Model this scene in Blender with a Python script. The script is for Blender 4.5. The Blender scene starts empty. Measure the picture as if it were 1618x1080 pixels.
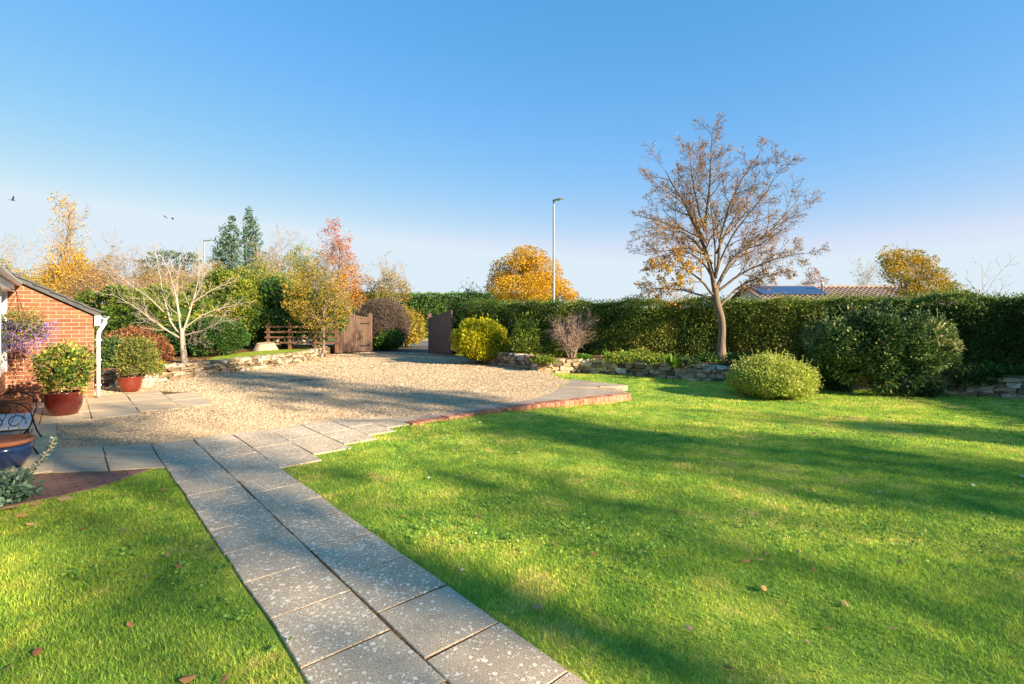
import bpy, math, random
import numpy as np
from mathutils import Vector
# ------------------------------------------------------------------ camera, sky, sun, exposure
scn = bpy.context.scene
COL = scn.collection
CAM_H = 1.6
cam = bpy.data.objects.new('camera', bpy.data.cameras.new('camera'))
COL.objects.link(cam); scn.camera = cam
cam.location = (0, 0, CAM_H); cam.rotation_euler = (math.radians(90), 0, 0)
cam.data.lens = 18; cam.data.sensor_width = 36; cam.data.shift_y = -0.0241
cam.data.clip_start = 0.05; cam.data.clip_end = 4000

SUN_AZ = (0.846, -0.533); SUN_EL = math.radians(22)
world = bpy.data.worlds.new('World'); scn.world = world; world.use_nodes = True
wn = world.node_tree
sky = wn.nodes.new('ShaderNodeTexSky'); sky.sky_type = 'NISHITA'; sky.sun_disc = False
sky.sun_elevation = SUN_EL; sky.sun_rotation = math.atan2(SUN_AZ[0], SUN_AZ[1])
sky.altitude = 0; sky.air_density = 1.0; sky.dust_density = 0.0; sky.ozone_density = 2.7
bg = wn.nodes['Background']; bg.inputs[1].default_value = 0.113
hsv = wn.nodes.new('ShaderNodeHueSaturation'); hsv.inputs['Saturation'].default_value = 1.62
gam = wn.nodes.new('ShaderNodeGamma'); gam.inputs[1].default_value = 0.5
wn.links.new(sky.outputs[0], gam.inputs[0]); wn.links.new(gam.outputs[0], hsv.inputs['Color'])
def wmath(op, a, b):
    m = wn.nodes.new('ShaderNodeMath'); m.operation = op
    for k, v in ((0, a), (1, b)):
        if isinstance(v, float): m.inputs[k].default_value = v
        else: wn.links.new(v, m.inputs[k])
    return m.outputs[0]
sep = wn.nodes.new('ShaderNodeSeparateColor'); com = wn.nodes.new('ShaderNodeCombineColor'); wn.links.new(hsv.outputs[0], sep.inputs[0])
sky_g = wmath('MINIMUM', wmath('MULTIPLY', sep.outputs[1], .74), 1.54); sky_b = wmath('MINIMUM', wmath('MULTIPLY', sep.outputs[2], .86), 1.70)
sky_r = wmath('MINIMUM', wmath('MULTIPLY', wmath('POWER', sep.outputs[0], 1.8), .85), wmath('MULTIPLY', sky_g, .86))
for q_, v_ in enumerate((sky_r, sky_g, sky_b)): wn.links.new(v_, com.inputs[q_])
wn.links.new(com.outputs[0], bg.inputs[0])
sl = bpy.data.lights.new('sun', 'SUN'); sl.energy = 2.8; sl.angle = math.radians(0.5); sl.color = (1.0, 0.82, 0.58)
sun = bpy.data.objects.new('sun', sl); COL.objects.link(sun); sun.location = (20, -12, 20)
ce = math.cos(SUN_EL); sdir = Vector((SUN_AZ[0]*ce, SUN_AZ[1]*ce, math.sin(SUN_EL)))
sun.rotation_euler = (-sdir).to_track_quat('-Z', 'Y').to_euler()
vs = scn.view_settings
scn.display_settings.display_device = 'sRGB'
vs.view_transform = 'Standard'; vs.look = 'None'; vs.gamma = 1; vs.use_curve_mapping = False; vs.exposure = 2.3
cy = scn.cycles
cy.use_denoising = True; cy.max_bounces = 6; cy.diffuse_bounces = 3; cy.glossy_bounces = 2
cy.transmission_bounces = 3; cy.transparent_max_bounces = 4; cy.caustics_reflective = False; cy.caustics_refractive = False

# ------------------------------------------------------------------ helpers: objects
def tag(o, label=None, cat=None, group=None, kind=None):
    if label: o['label'] = label
    if cat: o['category'] = cat
    if group: o['group'] = group
    if kind: o['kind'] = kind
    return o
def thing(name, label, cat, loc=(0, 0, 0), group=None, rz=0):
    o = bpy.data.objects.new(name, None); COL.objects.link(o)
    o.empty_display_size = .1; o.location = loc; o.rotation_euler = (0, 0, rz)
    return tag(o, label, cat, group)
def structure(o): o['kind'] = 'structure'; return o
class MB:
    """collects vertex / face arrays and links them as one mesh object"""
    def __init__(s): s.v = []; s.f = []; s.c = []; s.n = 0
    def add(s, v, f, c=None):
        v = np.asarray(v, float).reshape(-1, 3)
        for a in (f if isinstance(f, list) and len(f) and isinstance(f[0], np.ndarray) else [f]):
            a = np.asarray(a, int)
            if a.ndim == 1: a = a.reshape(1, -1)
            s.f.append(a + s.n)
        s.v.append(v); s.n += len(v)
        if c is None: c = np.full((len(v), 2), .5)
        c = np.asarray(c, float)
        if c.ndim == 1: c = np.tile(c, (len(v), 1))
        s.c.append(c)
        return s
    def box(s, c, d, rz=0, c2=None):
        x, y, z = np.array(d)/2.
        v = np.array([(-x,-y,-z),(x,-y,-z),(x,y,-z),(-x,y,-z),(-x,-y,z),(x,-y,z),(x,y,z),(-x,y,z)])
        if rz:
            k, q = math.cos(rz), math.sin(rz); v = np.c_[v[:,0]*k-v[:,1]*q, v[:,0]*q+v[:,1]*k, v[:,2]]
        return s.add(v+np.array(c), BOXF, c2)
    def prism(s, poly, z0, z1, c=None, bevel=0):
        p = np.array(poly, float); n = len(p)
        a = 0.5*np.sum(p[:,0]*np.roll(p[:,1],-1)-p[:,1]*np.roll(p[:,0],-1))
        if a < 0: p = p[::-1]
        rings = [np.c_[p, np.full(n, z0)]]
        if bevel:
            ctr = p.mean(0); d = p-ctr; L = np.linalg.norm(d, axis=1, keepdims=True)
            rings += [np.c_[p, np.full(n, z1-bevel)], np.c_[ctr+d*(1-bevel*1.4/L), np.full(n, z1)]]
        else: rings += [np.c_[p, np.full(n, z1)]]
        v = np.vstack(rings); i = np.arange(n); j = (i+1) % n; m = len(rings)
        fs = [np.stack([i+k*n, j+k*n, j+(k+1)*n, i+(k+1)*n], 1) for k in range(m-1)]
        s.add(v, fs + [(i+(m-1)*n).reshape(1, -1), i[::-1].reshape(1, -1)], c); return s
    def lathe(s, prof, seg=32, c=(0, 0, 0)):
        prof = np.array(prof, float); k = len(prof); a = np.arange(seg)*2*math.pi/seg
        v = np.stack([prof[:,0][:,None]*np.cos(a), prof[:,0][:,None]*np.sin(a), np.repeat(prof[:,1][:,None], seg, 1)], -1)
        i, j = np.meshgrid(np.arange(k-1), np.arange(seg), indexing='ij'); j2 = (j+1) % seg
        f = np.stack([i*seg+j, i*seg+j2, (i+1)*seg+j2, (i+1)*seg+j], -1).reshape(-1, 4)
        return s.add(v.reshape(-1, 3)+np.array(c), f)
    def tube(s, pts, rad, sides=8, col=None):
        P = np.array(pts, float)[None]; R = np.array(rad, float)
        R = (np.full(P.shape[1], R) if R.ndim == 0 else R)[None]
        return tubes(s, P, R, sides, caps=True)
    def build(s, name, m, parent=None, smooth=False):
        V = np.vstack(s.v); me = bpy.data.meshes.new(name)
        sizes = np.concatenate([np.full(len(a), a.shape[1]) for a in s.f])
        idx = np.concatenate([a.reshape(-1) for a in s.f])
        me.vertices.add(len(V)); me.vertices.foreach_set('co', V.astype(np.float32).ravel())
        me.loops.add(len(idx)); me.loops.foreach_set('vertex_index', idx.astype(np.int32))
        me.polygons.add(len(sizes))
        me.polygons.foreach_set('loop_start', np.concatenate([[0], np.cumsum(sizes)[:-1]]).astype(np.int32))
        me.polygons.foreach_set('loop_total', sizes.astype(np.int32))
        me.polygons.foreach_set('use_smooth', np.full(len(sizes), bool(smooth)))
        C = np.vstack(s.c); at = me.attributes.new('tint', 'FLOAT_COLOR', 'POINT')
        at.data.foreach_set('color', np.c_[C, np.zeros(len(C)), np.ones(len(C))].astype(np.float32).ravel())
        me.update(calc_edges=True); me.validate()
        me.materials.append(m)
        o = bpy.data.objects.new(name, me); COL.objects.link(o)
        if parent: o.parent = parent
        return o
BOXF = np.array([(0,3,2,1),(4,5,6,7),(0,1,5,4),(1,2,6,5),(2,3,7,6),(3,0,4,7)])
def nrm(a): return a/np.maximum(np.linalg.norm(a, axis=-1, keepdims=True), 1e-9)
def tubes(mb, P, R, sides=4, caps=False):
    n, k, _ = P.shape
    T = nrm(np.gradient(P, axis=1))
    D = nrm(P[:, -1]-P[:, 0]); ref = np.where(np.abs(D[:, 2:3]) > .8, np.array([[1., 0.13, 0]]), np.array([[0., 0.1, 1.]]))[:, None, :]
    U = nrm(np.cross(T, np.broadcast_to(ref, T.shape))); W = np.cross(T, U)
    a = np.arange(sides)*2*math.pi/sides
    V = P[:, :, None, :] + R[:, :, None, None]*(U[:, :, None, :]*np.cos(a)[None, None, :, None]+W[:, :, None, :]*np.sin(a)[None, None, :, None])
    b = np.arange(n)[:, None, None]*k*sides; i = np.arange(k-1)[None, :, None]*sides; j = np.arange(sides)[None, None, :]; j2 = (j+1) % sides
    F = np.stack([b+i+j, b+i+j2, b+i+sides+j2, b+i+sides+j], -1).reshape(-1, 4)
    fs = [F]
    if caps: fs += [np.arange(sides)[::-1].reshape(1, -1), (np.arange(sides)+(k-1)*sides).reshape(1, -1)]
    rc = np.repeat(np.random.RandomState(n+k).rand(n), k*sides)
    mb.add(V.reshape(-1, 3), fs, np.c_[rc, rc]); return mb
def fbm(P, f, seed, octs=2):
    r = np.random.RandomState(seed); out = np.zeros(P.shape[:-1]); amp = 1.; tot = 0
    for o in range(octs):
        acc = 0
        for q in range(5):
            d = r.normal(size=P.shape[-1]); d /= np.linalg.norm(d)
            acc = acc+np.sin(P@d*f*(.7+.6*r.rand())*2+r.rand()*6.28)
        out += amp*acc/5*1.6; tot += amp; amp *= .5; f *= 2.1
    return out/tot
def inpoly(x, y, poly):
    p = np.array(poly); c = np.zeros(x.shape, bool); j = len(p)-1
    for i in range(len(p)):
        xi, yi, xj, yj = p[i, 0], p[i, 1], p[j, 0], p[j, 1]
        if yi != yj: c ^= ((yi > y) != (yj > y)) & (x < (xj-xi)*(y-yi)/(yj-yi)+xi)
        j = i
    return c
def at(u, v, z=0.):
    """ground point (at height z) that the photograph shows at pixel u, v"""
    Y = 809*(CAM_H-z)/(v-501.); return ((u-809)/809*Y, Y)
def px(u, Y): return (u-809)/809*Y          # X of a thing Y metres away
def hz(v, Y): return CAM_H+(501-v)/809*Y    # its height
AX = np.array((-.879, 2.236)); PD = np.array((-.657, .753)); QD = np.array((.753, .657))
def pq(s, t): a = AX+QD*s+PD*t; return (float(a[0]), float(a[1]))   # paving axes
GANG = math.atan2(QD[1], QD[0])

# ------------------------------------------------------------------ helpers: materials
def S(r, g, b):
    f = lambda c: (c/255/12.92 if c/255 <= .04045 else ((c/255+.055)/1.055)**2.4)
    return (f(r), f(g), f(b))
class NT:
    def __init__(s, name):
        s.m = bpy.data.materials.new(name); s.m.use_nodes = True; s.t = s.m.node_tree; s.t.nodes.clear()
        s.out = s.t.nodes.new('ShaderNodeOutputMaterial'); s.tc = None
    def n(s, typ, ins=None, **kw):
        nd = s.t.nodes.new('ShaderNode'+typ)
        for k, v in kw.items(): setattr(nd, k, v)
        for k, v in (ins or {}).items():
            i = nd.inputs[k]
            if isinstance(v, bpy.types.NodeSocket): s.t.links.new(v, i)
            elif isinstance(v, (tuple, list)) and i.type == 'RGBA' and len(v) == 3: i.default_value = (*v, 1)
            else: i.default_value = v
        return nd
    def co(s): 
        if not s.tc: s.tc = s.n('TexCoord').outputs['Object']
        return s.tc
    def noise(s, sc, det=4, rough=.55, vec=None, dist=0.):
        return s.n('TexNoise', {'Vector': vec or s.co(), 'Scale': sc, 'Detail': det, 'Roughness': rough, 'Distortion': dist}).outputs['Fac']
    def ramp(s, fac, stops, interp='LINEAR'):
        r = s.n('ValToRGB', {'Fac': fac}); e = r.color_ramp.elements; r.color_ramp.interpolation = interp
        while len(e) < len(stops): e.new(.5)
        for el, (p, c) in zip(e, stops): el.position = p; el.color = (*c, 1) if not isinstance(c, (int, float)) else (c, c, c, 1)
        return r.outputs['Color']
    def mix(s, fac, a, b, mode='MIX'):
        m = s.n('Mix', data_type='RGBA', blend_type=mode); i = m.inputs
        for k, v in ((0, fac), (6, a), (7, b)):
            if isinstance(v, bpy.types.NodeSocket): s.t.links.new(v, i[k])
            elif isinstance(v, (int, float)): i[k].default_value = v
            else: i[k].default_value = (*v, 1)
        return m.outputs[2]
    def attr(s):
        a = s.n('Attribute', attribute_name='tint'); q = s.n('SeparateColor', {'Color': a.outputs['Color']})
        return q.outputs[0], q.outputs[1]
    def math(s, op, a, b=0.):
        m = s.n('Math', operation=op)
        for k, v in ((0, a), (1, b)):
            if isinstance(v, bpy.types.NodeSocket): s.t.links.new(v, m.inputs[k])
            else: m.inputs[k].default_value = v
        return m.outputs[0]
    def bump(s, h, st=.5, d=.01): return s.n('Bump', {'Height': h, 'Strength': st, 'Distance': d}).outputs[0]
    def bsdf(s, col, rough=.8, nor=None, spec=.3, metal=0., coat=0.):
        ins = {'Base Color': col, 'Roughness': rough, 'Specular IOR Level': spec, 'Metallic': metal, 'Coat Weight': coat, 'Coat Roughness': .08}
        if nor: ins['Normal'] = nor
        return s.n('BsdfPrincipled', ins).outputs[0]
    def done(s, sh): s.t.links.new(sh, s.out.inputs[0]); return s.m
def leafmat(name, stops, trans=.35, rough=.5, spec=.25, gain=1.):
    stops = [(p, tuple(min(.75, x*gain) for x in c)) for p, c in stops]; t = NT(name); r, g = t.attr(); c = t.ramp(r, stops)
    v = t.n('MapRange', {'Value': g, 'To Min': .72, 'To Max': 1.25}).outputs[0]
    c = t.n('VectorMath', {0: c, 'Scale': v}, operation='SCALE').outputs[0]
    tr = t.n('BsdfTranslucent', {'Color': c}).outputs[0]
    return t.done(t.n('MixShader', {0: trans, 1: t.bsdf(c, rough, spec=spec), 2: tr}).outputs[0])
def barkmat(name, a, b, sc=9, bump=.5, rough=.85):
    t = NT(name); mp = t.n('Mapping', {'Vector': t.co(), 'Scale': (1, 1, .25)}).outputs[0]
    n = t.noise(sc, 5, .6, mp); n2 = t.noise(2.3, 3)
    c = t.mix(t.ramp(n2, [(.35, 0), (.7, 1)]), t.ramp(n, [(.3, a), (.7, b)]), tuple(.75*x for x in b))
    return t.done(t.bsdf(c, rough, t.bump(n, bump, .02), .2))
def plain(name, a, b=None, sc=6., rough=.6, bump=0., bsc=60., metal=0., coat=0., spec=.4, stretch=None):
    t = NT(name); vec = t.n('Mapping', {'Vector': t.co(), 'Scale': stretch}).outputs[0] if stretch else t.co()
    c = t.ramp(t.noise(sc, 5, .6, vec), [(.32, a), (.68, b or tuple(x*.8 for x in a))])
    return t.done(t.bsdf(c, rough, t.bump(t.noise(bsc, 3, .6, vec), bump, .01) if bump else None, spec, metal, coat))

M = {}
# lawn: blade colour and soil share one world-space noise so they blend
def lawn_colour(t, bright=1.):
    big = t.noise(.55, 4, .6); mid = t.noise(2.6, 5, .65, dist=.6); fine = t.noise(22, 4, .7)
    f = t.math('ADD', t.math('MULTIPLY', big, .38), t.math('ADD', t.math('MULTIPLY', mid, .42), t.math('MULTIPLY', fine, .20)))
    k = lambda c: tuple(bright*x for x in c)
    return t.ramp(f, [(.36, k((.15, .29, .045))), (.46, k((.28, .445, .06))), (.53, k((.45, .55, .075))), (.59, k((.70, .62, .16)))]), fine
t = NT('lawn'); c, fine = lawn_colour(t, .8)
M['lawn'] = t.done(t.bsdf(c, .9, t.bump(t.noise(90, 4, .7), .9, .02), .15))
t = NT('grass'); c, fine = lawn_colour(t, 1.17); r, g = t.attr()
c = t.n('VectorMath', {0: c, 'Scale': t.n('MapRange', {'Value': r, 'To Min': .6, 'To Max': 1.35}).outputs[0]}, operation='SCALE').outputs[0]
c = t.mix(t.math('MULTIPLY', t.math('GREATER_THAN', g, .93), .7), c, (.34, .27, .09))
M['grass'] = t.done(t.n('MixShader', {0: .45, 1: t.bsdf(c, .6, spec=.15), 2: t.n('BsdfTranslucent', {'Color': c}).outputs[0]}).outputs[0])
t = NT('verge'); n = t.noise(1.5, 5, .6)
M['verge'] = t.done(t.bsdf(t.ramp(n, [(.3, (.18, .30, .025)), (.7, (.36, .40, .05))]), .9, t.bump(t.noise(30, 4), .8, .04), .1))
t = NT('soil'); n = t.noise(3, 6, .65); n2 = t.noise(28, 4, .7)
c = t.mix(t.ramp(n2, [(.42, 0), (.62, 1)]), t.ramp(n, [(.3, (.06, .04, .025)), (.7, (.13, .085, .045))]), (.26, .14, .05))
M['soil'] = t.done(t.bsdf(c, .95, t.bump(n2, .9, .03), .1))
# gravel
t = NT('gravel')
v1 = t.n('TexVoronoi', {'Vector': t.co(), 'Scale': 78.}); v2 = t.n('TexVoronoi', {'Vector': t.co(), 'Scale': 27.})
h1 = t.n('SeparateColor', {'Color': v1.outputs['Color']}).outputs[0]
stone = t.ramp(h1, [(0., (.34, .21, .11)), (.3, (.48, .345, .20)), (.6, (.61, .465, .30)), (.85, (.70, .59, .44)), (1., (.36, .31, .26))])
big = t.ramp(t.noise(.6, 5, .6), [(.3, (.78, .74, .70)), (.7, (1.08, 1.02, .95))])
dirt = t.ramp(t.noise(4.5, 5, .65), [(.38, 0), (.68, .55)])
c = t.mix(1., stone, big, 'MULTIPLY'); c = t.mix(t.ramp(t.noise(1.1, 4, .6, t.n('Mapping', {'Vector': t.co(), 'Rotation': (0, 0, -.35), 'Scale': (1.6, .35, 1)}).outputs[0]), [(.48, 0), (.66, .5)]), c, (.42, .31, .19)); c = t.mix(dirt, c, (.50, .36, .21))
c = t.mix(t.ramp(v1.outputs['Distance'], [(.45, 0), (.8, .8)]), c, (.22, .14, .08))
hh = t.math('SUBTRACT', 1., t.math('ADD', v1.outputs['Distance'], t.math('MULTIPLY', v2.outputs['Distance'], .7)))
M['gravel'] = t.done(t.bsdf(c, .85, t.bump(hh, .6, .014), .2))
t = NT('pebble'); r, g = t.attr()
M['pebble'] = t.done(t.bsdf(t.ramp(r, [(0, (.30, .19, .10)), (.3, (.48, .345, .20)), (.65, (.61, .475, .31)), (.9, (.72, .62, .47)), (1, (.36, .31, .27))]), .8, None, .25))
# paving slabs with lichen
t = NT('slab'); r, g = t.attr()
agg = t.noise(120, 3, .75); blot = t.noise(2.2, 5, .65, dist=.4)
base = t.mix(t.ramp(blot, [(.35, 0), (.65, 1)]), (.52, .41, .29), (.68, .535, .37))
base = t.mix(1., base, t.ramp(r, [(0, (.93, .92, .91)), (1, (1.06, 1.04, 1.0))]), 'MULTIPLY')
base = t.mix(t.ramp(agg, [(.40, .75), (.5, 0)]), base, (.13, .112, .095))
base = t.mix(t.ramp(agg, [(.56, 0), (.68, .7)]), base, (.62, .54, .44))
lv = t.n('TexVoronoi', {'Vector': t.n('VectorMath', {0: t.co(), 1: t.n('VectorMath', {0: t.n('TexNoise', {'Vector': t.co(), 'Scale': 45.}).outputs['Color'], 'Scale': .036}, operation='SCALE').outputs[0]}, operation='ADD').outputs[0], 'Scale': 34., 'Randomness': 1.})
lr = t.n('SeparateColor', {'Color': lv.outputs['Color']}).outputs[0]
lden = t.math('MULTIPLY', t.ramp(t.noise(.9, 3, .6), [(.36, .22), (.58, 1.0)]), t.n('MapRange', {'Value': g, 'To Min': .5, 'To Max': 1.25}).outputs[0])
rad = t.n('MapRange', {'Value': t.n('SeparateColor', {'Color': lv.outputs['Color']}).outputs[1], 'To Min': .10, 'To Max': .46}).outputs[0]
lv2 = t.n('TexVoronoi', {'Vector': lv.inputs['Vector'].links[0].from_socket, 'Scale': 62.}); spot2 = t.math('MULTIPLY', t.math('LESS_THAN', t.n('SeparateColor', {'Color': lv2.outputs['Color']}).outputs[0], t.math('MULTIPLY', lden, .5)), t.math('LESS_THAN', lv2.outputs['Distance'], .34))
spot = t.math('MAXIMUM', spot2, t.math('MULTIPLY', t.math('LESS_THAN', lr, lden), t.math('LESS_THAN', lv.outputs['Distance'], rad)))
base = t.mix(t.ramp(t.noise(3.7, 5, .7), [(.55, 0), (.75, .55)]), base, (.20, .18, .12)); c = t.mix(t.math('MULTIPLY', spot, t.ramp(t.noise(24, 3, .6), [(.3, .6), (.55, 1.)])), base, (.90, .80, .62))
M['slab'] = t.done(t.bsdf(c, .88, t.bump(t.math('ADD', agg, t.math('MULTIPLY', t.noise(14, 4), .7)), .55, .006), .2))
# sandstone patio slabs
t = NT('patio'); r, g = t.attr()
mp = t.n('Mapping', {'Vector': t.co(), 'Rotation': (0, 0, GANG), 'Scale': (1, 3.2, 1)}).outputs[0]
n = t.noise(2.2, 6, .65, mp, .5)
c = t.ramp(n, [(.28, (.38, .32, .25)), (.5, (.56, .46, .33)), (.7, (.68, .53, .34))])
c = t.mix(1., c, t.ramp(r, [(0, (.78, .79, .82)), (.5, (1., .97, .92)), (1, (1.2, 1.06, .86))]), 'MULTIPLY')
M['patio'] = t.done(t.bsdf(c, .85, t.bump(t.math('ADD', n, t.noise(70, 3)), .4, .008), .2))
M['concrete'] = plain('concrete', (.44, .355, .26), (.28, .225, .17), 1.6, .9, .5, 80)
t = NT('redbrick'); r, g = t.attr()
c = t.mix(t.ramp(t.noise(16, 4), [(.4, 0), (.7, .6)]), t.ramp(r, [(0, (.26, .075, .04)), (.5, (.40, .13, .065)), (1, (.50, .22, .13))]), (.52, .36, .27))
M['redbrick'] = t.done(t.bsdf(c, .85, t.bump(t.noise(60, 4), .5, .006), .2))
t = NT('paver'); bt = t.n('TexBrick', {'Vector': t.n('Mapping', {'Vector': t.co(), 'Rotation': (0, 0, GANG+math.pi/2)}).outputs[0], 'Color1': (.28, .14, .10, 1), 'Color2': (.20, .10, .08, 1), 'Mortar': (.07, .05, .045, 1), 'Scale': 1., 'Mortar Size': .006, 'Brick Width': .21, 'Row Height': .066})
c = t.mix(t.ramp(t.noise(5, 4), [(.4, 0), (.7, .5)]), bt.outputs[0], (.24, .18, .14))
M['paver'] = t.done(t.bsdf(c, .9, t.bump(bt.outputs['Fac'], -.6, .008), .15))
t = NT('stone'); r, g = t.attr()
c = t.ramp(r, [(0, (.12, .095, .07)), (.25, (.28, .20, .12)), (.5, (.45, .34, .215)), (.75, (.58, .47, .33)), (.92, (.40, .37, .33)), (1, (.62, .60, .56))])
n = t.noise(9, 6, .65)
c = t.mix(t.ramp(n, [(.42, 0), (.7, .75)]), c, (.17, .13, .085)); c = t.mix(t.ramp(t.noise(4, 4), [(.58, 0), (.72, .6)]), c, (.10, .12, .03))
M['stone'] = t.done(t.bsdf(c, .92, t.bump(n, .9, .03), .15))
# house
t = NT('brickwork'); bt = t.n('TexBrick', {'Vector': t.n('Mapping', {'Vector': t.co(), 'Rotation': (math.radians(-90), 0, 0)}).outputs[0], 'Color1': (.36, .135, .068, 1), 'Color2': (.18, .062, .038, 1), 'Mortar': (.56, .37, .26, 1), 'Scale': 1., 'Mortar Size': .0065, 'Mortar Smooth': .25, 'Bias': -.1, 'Brick Width': .225, 'Row Height': .075})
bt.offset = .5
c = t.mix(t.ramp(t.noise(5, 5, .6), [(.4, 0), (.68, .7)]), bt.outputs[0], t.mix(bt.outputs['Fac'], (.16, .07, .045), (.46, .30, .21)))
c = t.mix(t.ramp(t.noise(120, 3), [(.5, 0), (.75, .5)]), c, (.48, .25, .14))
M['brickwork'] = t.done(t.bsdf(c, .9, t.bump(t.math('SUBTRACT', t.math('MULTIPLY', t.noise(60, 3), .4), bt.outputs['Fac']), .8, .008), .15))
M['slate'] = plain('roof_tile', (.055, .06, .07), (.11, .105, .10), 9, .8, .5, 30)
M['white'] = plain('white_plastic', (.80, .80, .78), (.72, .72, .70), 3, .35, spec=.5)
M['frosted'] = plain('frosted_glass', (.55, .60, .64), (.40, .45, .50), 40, .15, spec=.6)
t = NT('tile'); mp = t.n('Mapping', {'Vector': t.co()}).outputs[0]
c = t.ramp(t.noise(2.5, 5), [(.3, (.28, .18, .13)), (.7, (.46, .33, .25))]); M['tile'] = t.done(t.bsdf(c, .85, t.bump(t.noise(25, 3), .3, .02), .2))
t = NT('solar'); bt = t.n('TexBrick', {'Vector': t.co(), 'Color1': (.022, .045, .12, 1), 'Color2': (.026, .055, .15, 1), 'Mortar': (.08, .12, .2, 1), 'Scale': 1., 'Mortar Size': .006, 'Brick Width': .16, 'Row Height': .16}); bt.offset = 0
M['solar'] = t.done(t.bsdf(bt.outputs[0], .3, None, .4))
M['render_wall'] = plain('wall_paint', (.62, .57, .48), (.52, .47, .40), 2, .9, .3)
M['glass'] = plain('window_glass', (.04, .05, .06), (.06, .07, .08), 2, .06, spec=.8)
# garden things
M['oxblood'] = plain('oxblood_glaze', (.15, .018, .012), (.06, .008, .008), 5, .16, coat=.7, spec=.5, stretch=(1, 1, .35))
M['oxblood_warm'] = plain('red_brown_glaze', (.24, .045, .018), (.13, .018, .012), 5, .2, coat=.6, spec=.5, stretch=(1, 1, .35))
M['blueglaze'] = plain('blue_glaze', (.012, .035, .11), (.008, .018, .05), 6, .16, coat=.7, spec=.5)
M['terracotta'] = plain('terracotta', (.42, .15, .07), (.34, .115, .055), 6, .75, .3)
M['palepot'] = plain('pale_terracotta', (.52, .32, .24), (.60, .42, .34), 5, .8, .3)
M['iron'] = plain('wrought_iron', (.015, .015, .016), (.03, .028, .025), 30, .45, .2, metal=.3)
M['slatwhite'] = plain('white_slat', (.74, .74, .74), (.62, .63, .64), 8, .55, .2, stretch=(1, 6, 1))
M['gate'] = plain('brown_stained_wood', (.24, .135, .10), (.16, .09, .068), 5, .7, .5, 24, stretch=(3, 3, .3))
M['gate_sun'] = plain('sunlit_brown_wood', (.155, .09, .06), (.08, .047, .034), 5, .75, .5, 24, stretch=(3, 3, .3))  # copy of the gate wood, toned in its colour for the sunlit leaf
M['fence'] = plain('brown_fence_wood', (.22, .11, .065), (.12, .06, .038), 6, .8, .4, 30)
M['galv'] = plain('galvanised_steel', (.30, .31, .31), (.24, .25, .25), 4, .5, metal=.4)
M['lampgrey'] = plain('lamp_grey', (.30, .31, .31), None, 4, .5)
M['lens'] = plain('lamp_lens', (.55, .56, .55), None, 4, .2)
M['stumpside'] = plain('stump_bark', (.52, .42, .30), (.30, .22, .15), 7, .9, .6, 20, stretch=(2, 2, .4))
M['stumptop'] = plain('stump_cut', (.52, .42, .29), (.40, .31, .2), 12, .9, .4)
M['rust'] = plain('rusty_cover', (.30, .15, .085), (.20, .11, .07), 10, .8, .4)
M['shaded_asphalt'] = plain('shaded_asphalt', (.085, .082, .08), (.055, .055, .056), 3, .9, .6, 120)  # entrance tarmac, its shade put into the darker colour
M['roadlit'] = plain('sunlit_asphalt', (.17, .155, .145), (.12, .11, .105), 2, .9, .5, 90)  # same tarmac for the road, sunlight put into the lighter colour
M['kerb'] = plain('kerb_concrete', (.34, .32, .29), (.25, .24, .22), 4, .9, .4)
M['crow'] = plain('crow_feather', (.012, .013, .016), (.02, .02, .025), 10, .6)
M['plaque'] = plain('white_plaque', (.75, .75, .73), None, 4, .5)
# bark
M['bark_main'] = barkmat('bark_grey_brown', (.10, .075, .052), (.26, .195, .135), 10)
M['twig_main'] = barkmat('twig_brown', (.10, .06, .036), (.21, .13, .07), 10)
M['bark_pale'] = barkmat('bark_pale', (.29, .24, .185), (.52, .44, .35), 8)
M['bark_dark'] = barkmat('bark_dark', (.05, .04, .032), (.11, .085, .065), 8)
M['bark_far'] = barkmat('bark_far', (.28, .20, .14), (.42, .33, .25), 5)
M['bark_twig'] = barkmat('bark_twig', (.30, .19, .15), (.46, .32, .26), 8)
M['bark_purple'] = barkmat('bark_purple', (.30, .20, .155), (.48, .35, .275), 8)
# foliage
L = {}
L['hedge'] = leafmat('hedge_leaf', [(0, (.03, .055, .012)), (.35, (.06, .095, .018)), (.65, (.115, .15, .028)), (.9, (.24, .21, .04)), (1, (.34, .20, .06))], gain=2.2)
L['hedge_dark'] = leafmat('dark_hedge_leaf', [(0, (.016, .042, .012)), (.6, (.038, .078, .016)), (1, (.08, .12, .022))], gain=1.5)
L['hedge_far'] = leafmat('far_hedge_leaf', [(0, (.03, .075, .016)), (.6, (.06, .125, .022)), (1, (.11, .17, .03))], gain=2)
L['laurel'] = leafmat('laurel_leaf', [(0, (.026, .06, .02)), (.52, (.07, .13, .036)), (.8, (.17, .225, .06)), (.94, (.38, .38, .13)), (1, (.56, .48, .22))], .25, .5, .2, gain=1.2)  # pale end of the ramp paints sunlit highlights on a few leaves
L['choisya'] = leafmat('gold_green_leaf', [(0, (.12, .19, .012)), (.4, (.34, .36, .014)), (.8, (.60, .52, .02)), (1, (.72, .60, .06))], .35, .4, gain=1.1)
L['upright'] = leafmat('yellow_green_leaf', [(0, (.07, .13, .018)), (.6, (.20, .25, .03)), (1, (.40, .37, .06))], gain=1.3)
L['variegated'] = leafmat('cream_green_leaf', [(0, (.17, .26, .035)), (.4, (.37, .45, .06)), (.75, (.56, .57, .12)), (1, (.70, .66, .26))])
L['euonymus'] = leafmat('euonymus_leaf', [(0, (.05, .10, .02)), (.5, (.13, .19, .03)), (.78, (.34, .34, .045)), (1, (.78, .62, .08))], gain=1.25)
L['pot2'] = leafmat('olive_leaf', [(0, (.05, .075, .018)), (.6, (.14, .15, .03)), (1, (.33, .27, .06))], gain=1.7)
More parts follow.
